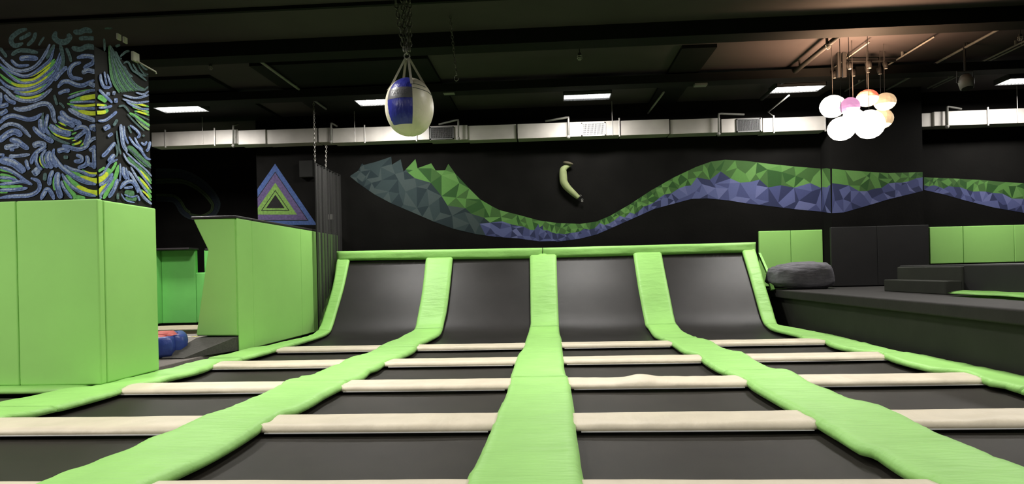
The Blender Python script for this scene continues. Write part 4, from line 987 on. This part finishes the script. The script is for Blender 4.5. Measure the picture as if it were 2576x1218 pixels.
# ------------------------------------------------------------------ globe pendants
def globe(u, v, rpx, Y, up_, lo_, label, split=.1, sv=1.0):
    p = ony(u, v, Y); r = rpx*Y/F
    root = thing('globe_lamp', label, 'pendant lamp', (p.x, p.y, p.z-r*sv), 'glowing globe lamps')
    bm = bmesh.new(); bmesh.ops.create_uvsphere(bm, u_segments=16, v_segments=10, radius=1)
    for vv in bm.verts:
        k = 1+.035*math.sin(vv.co.x*9+1)*math.sin(vv.co.y*9)*math.cos(vv.co.z*8); vv.co = Vector((vv.co.x*r*k, vv.co.y*r*k, vv.co.z*r*sv*k))+p
    for f in bm.faces: f.material_index = 0 if (f.calc_center_median().z-p.z)/r > split+.12*math.sin(f.calc_center_median().x*60) else 1
    child('shade', bm, [up_, lo_], root)
    child('cord', T([(p.x, p.y, p.z+r*sv*.98), (p.x, p.y, CZ)], .004, 5), M['dpipe'], root)
    return p
EB = emit('globe_bright', (1, .93, .80), 4); EW_ = emit('globe_warm', (1, .84, .62), 3)
EP = emit('globe_pink', (.75, .33, .58), 1.0); ER = emit('globe_red', (1, .22, .13), .9); EO = emit('globe_beige', (.85, .60, .35), .75); EC = emit('globe_cream', (1, .86, .60), 1.6)
globe(2095, 268, 30, 9.2, EB, EB, 'bright white globe lamp, leftmost of the cluster', -2, .9)
globe(2138, 268, 23, 8.75, EP, EB, 'pink-topped globe lamp near the middle of the cluster', -.35, .95)
globe(2182, 247, 25, 9.1, ER, EC, 'red-topped globe lamp, highest of the cluster', .0, .82)
globe(2226, 256, 25, 9.3, EO, EC, 'beige globe lamp at the upper right of the cluster', -.25, .85)
globe(2147, 300, 26, 9.1, EB, EB, 'bright white globe lamp in the middle, under the pink one', -2)
globe(2117, 324, 32, 8.7, EB, EB, 'bright white globe lamp, lowest on the left of the cluster', -2, .9)
globe(2187, 313, 35, 8.8, EB, EB, 'largest bright white globe lamp, lower right of the cluster', -2, 1.0)
globe(2217, 299, 27, 9.6, EO, EC, 'pale peach globe lamp half hidden behind the largest one', -.5, .9)
for x, y, e in ((-7.6, 12.2, 78), (-6.6, 8.6, 75)): area(x, y, e, .8, .4, 140)  # added unseen lights that brighten the left deck and distant padding
area(-6.15, 2.2, 235, .8, .4, 176)  # added unseen light that brightens the front of the painted pillar
pl = bpy.data.lights.new('globe_glow', 'SPOT'); pl.energy = 520; pl.color = (1, .60, .36); pl.shadow_soft_size = .2; pl.spot_size = math.radians(152); pl.spot_blend = .6
po = bpy.data.objects.new('globe_glow', pl); C.objects.link(po); gp = ony(2150, 275, 8.95); po.location = (gp.x-.05, gp.y-.1, gp.z+.12); po.rotation_euler = (PI, 0, 0)

# ------------------------------------------------------------------ posts, spotlight track, small ceiling things
for u0, u1, lab in ((2107, 2114, 'left black post hanging from the ceiling above the globes'), (2120, 2127.5, 'right black post hanging from the ceiling above the globes')):
    a, b = ony(u0, 195, 9.6), ony(u1, 130, 9.6)
    o = rebase(obj('hanging_post', B((a.x, 9.58, a.z), (b.x, 9.62, CZ), .004), M['dpipe'])); tag(o, lab, 'post', 'posts hanging above the globes')
a, b = onz(2128, 154, 3.97), onz(2252, 153, 3.97)
tag(rebase(obj('lighting_track', T([a, b], .02, 6), M['dpipe'])), 'thin black lighting track right of the hanging posts', 'lighting track')
a, b = onz(2085, 185, 3.97), onz(2120, 160, 3.97)
tag(rebase(obj('lighting_track', T([a, b], .014, 6), M['dpipe'])), 'short slanting black lighting track left of the hanging posts', 'lighting track')
spots = [(2097, 189, 'leftmost spotlight, below the slanting track'), (2135, 166, 'spotlight just right of the hanging posts'), (2145, 184, 'low spotlight right of the hanging posts'),
         (2184, 164, 'large upper spotlight in the middle of the group'), (2181, 175, 'lower spotlight in the middle of the group'), (2211, 179, 'spotlight tilted right of the middle group'), (2226, 165, 'rightmost small spotlight under the track')]
for i, (u, v, lab) in enumerate(spots):
    p = onz(u, v, 3.84); r = .035 if i != 3 else .045
    root = thing('spotlight', lab, 'spotlight', p, 'small black spotlights above the globes')
    child('can', T([p+Vector((0, 0, .045)), p+Vector((.01, -.01, -.045))], r, 10, [r*1.15, r*.8]), M['dpipe'], root, True)
    child('lens', T([p+Vector((.01, -.01, -.046)), p+Vector((.01, -.01, -.052))], r*.6, 10), M['white'], root)
    child('stem', T([p+Vector((0, 0, .04)), (p.x, p.y, CZ)], .005, 5), M['dpipe'], root)
# sprinklers / small round lights
def minilight(u, v, lab, s=.04, m='steel'):
    p = onz(u, v, 3.82)
    root = thing('caged_lamp', lab, 'small lamp', p, 'small caged ceiling lamps')
    child('cap', T([p+Vector((0, 0, s*1.4)), p+Vector((0, 0, s*.6))], s*.6, 10), M['dpipe'], root)
    bm = bmesh.new()
    for k in range(5):
        t = k*PI/2.5; tube(bm, [p+Vector((s*.75*math.cos(t), s*.75*math.sin(t), s*.6)), p+Vector((s*.85*math.cos(t), s*.85*math.sin(t), -s*.4)), p+Vector((s*.4*math.cos(t), s*.4*math.sin(t), -s))], .0028, 5)
    for z, r in ((.3, .82), (-.4, .85), (-.95, .4)): tube(bm, [p+Vector((s*r*math.cos(t*PI/8), s*r*math.sin(t*PI/8), s*z)) for t in range(17)], .0028, 5, False)
    child('cage', bm, M[m], root)
    child('bulb', T([p+Vector((0, 0, s*.5)), p, p-Vector((0, 0, s*.6))], s*.4, 8, [s*.25, s*.42, s*.1]), M['pipe'], root, True)
    child('stem', T([p+Vector((0, 0, s*1.4)), (p.x, p.y, CZ)], .006, 5), M['dpipe'], root)
minilight(1458, 144, 'small caged ceiling lamp above the mid-ceiling louvred lamp')
minilight(2083, 116, 'small caged ceiling lamp left of the hanging posts')
minilight(530, 170, 'dim small caged ceiling lamp above the far left louvred lamp', .03, 'pipe')
minilight(2566, 96, 'small caged ceiling lamp at the far right edge', .035)
def smallbox(u, v, z, sx, sy, sz, m, lab, name, cat, grp=None, rot=0):
    p = onz(u, v, z) if name != 'box_light' else ony(u, v, 10.18)
    if name == 'box_light': sz = max(.03, 3.838-p.z)
    bm = bmesh.new(); box(bm, (-sx, -sy, 0), (sx, sy, sz), min(sx, sy, sz)*.2)
    o = obj(name, bm, M[m]); o.location = p; o.rotation_euler = (0, 0, rot); tag(o, lab, cat, grp)
smallbox(1130, 237, 3.80, .09, .06, .04, 'pipe', 'small grey box light under the black beam, right of the ball', 'box_light', 'small lamp', 'small box lights under the beam')
smallbox(1762, 217, 3.82, .10, .06, .04, 'pipe', 'small grey box light under the black beam, left of the right-hand lamp', 'box_light', 'small lamp', 'small box lights under the beam')
smallbox(602, 157, 4.0, .03, .03, .05, 'white', 'tiny white ceiling sensor right of the painted pillar', 'ceiling_sensor', 'sensor')
# dark projector-like lamp at right
p = ony(2428, 208, 9.4)
root = thing('stage_lamp', 'dim grey stage lamp hanging under the beam near the right edge', 'stage lamp', p)
child('body', T([p+Vector((0, .0, .10)), p+Vector((0, -.02, .02)), p+Vector((.0, -.04, -.09))], .09, 14, [.06, .10, .085]), M['pipe'], root, True)
child('yoke', T([p+Vector((-.11, 0, 0)), p+Vector((-.11, 0, .16)), p+Vector((.11, 0, .16)), p+Vector((.11, 0, 0))], .01, 6), M['dpipe'], root)
child('stem', T([p+Vector((0, 0, .16)), (p.x, p.y, CZ)], .015, 6), M['dpipe'], root)
child('lens', T([p+Vector((.0, -.041, -.091)), p+Vector((0, -.043, -.10))], .07, 14), M['black'], root)
# camera on pillar
p = onx(337, 146, XM+.002)
root = thing('wall_bracket', 'pale bracket with a bent arm on the dark upper corner of the painted pillar', 'bracket', p)
child('plate', B((XM+.003, p.y-.05, p.z-.04), (XM+.03, p.y+.05, p.z+.055), .006), M['cream2'], root)
child('arm', T([(XM+.03, p.y, p.z-.03), (XM+.07, p.y+.12, p.z-.06), (XM+.10, p.y+.20, p.z-.08), (XM+.10, p.y+.21, p.z-.10)], .008, 6), M['cream2'], root, True)
for u, v, lab in ((296, 93, 'left one of two small pale patches high on the painted pillar'), (312, 101, 'right one of two small pale patches high on the painted pillar')):
    p = onx(u, v, XM+.002); o = rebase(obj('wall_plate', B((XM+.003, p.y-.025, p.z-.03), (XM+.02, p.y+.03, p.z+.03), .004), M['cream2'])); tag(o, lab, 'wall plate', 'small plates on the painted pillar')
# small label boxes on the dark wall
for u, v, Y, lab in ((2286, 365, YB, 'small dark box high on the wall right of the globes'), (770, 425, YB, 'dark rectangular speaker on the wall above the painted triangle')):
    p = ony(u, v, Y-.1); o = rebase(obj('wall_speaker', B((p.x-.13, Y-.12, p.z-.16), (p.x+.13, Y-.006, p.z+.16), .01), M['black'])); tag(o, lab, 'speaker', 'dark wall speakers')
p = ony(832, 546, YB-.02); tag(rebase(obj('wall_socket', B((p.x-.05, YB-.03, p.z-.05), (p.x+.05, YB-.004, p.z+.05), .004), M['pipe'])), 'small grey socket plate on the wall behind the black net', 'socket')

# ------------------------------------------------------------------ bent foam limb on the wall
yw = YB-.085
pts = [ony(u, v, yw) for u, v in ((1437, 417), (1430, 418.5), (1423, 421.5), (1417, 427), (1416.5, 437), (1417.2, 448), (1418.5, 458), (1425, 469), (1435, 479.5), (1445.5, 489), (1455.5, 498))]
rad = [q*.0074 for q in (1.0, 3.8, 6.5, 8.6, 9.6, 10.0, 9.8, 9.2, 8.2, 7.2, 5.6)]
sm = [Vector(q) for q in catmull([tuple(q) for q in pts], 4)]
rs = [x[0] for x in catmull([(r,) for r in rad], 4)]
root = thing('foam_figure', 'bent pale green limb-shaped figure with brown cap on the black wall', 'wall figure', sm[-1])
child('body', T(sm, .06, 14, rs), M['paleg'], root, True)
bm = bmesh.new(); bmesh.ops.create_uvsphere(bm, u_segments=20, v_segments=12, radius=1)
cpt = ony(1429, 411, yw-.02)
for v in bm.verts: v.co = Vector((v.co.x*.095, v.co.y*.05, v.co.z*.033+v.co.x*-.02))+cpt
child('cap', bm, M['brown'], root, True)
bm = bmesh.new()
for du, dv in ((1460, 492), (1464.5, 502), (1464.5, 506)):
    q = ony(du, dv, yw); tube(bm, [q+Vector((.018*math.cos(t*PI/6), 0, .012*math.sin(t*PI/6))) for t in range(13)], .004, 5, False)
child('bracelet', bm, M['pipe'], root)

# ------------------------------------------------------------------ world and view
w = bpy.data.worlds.new('world'); bpy.context.scene.world = w; w.use_nodes = True
w.node_tree.nodes['Background'].inputs[0].default_value = (.5, .55, .5, 1); w.node_tree.nodes['Background'].inputs[1].default_value = 0.0
vs_ = bpy.context.scene.view_settings
vs_.view_transform = 'Standard'; vs_.look = 'None'; vs_.gamma = 1; vs_.use_curve_mapping = False; vs_.exposure = 0.0
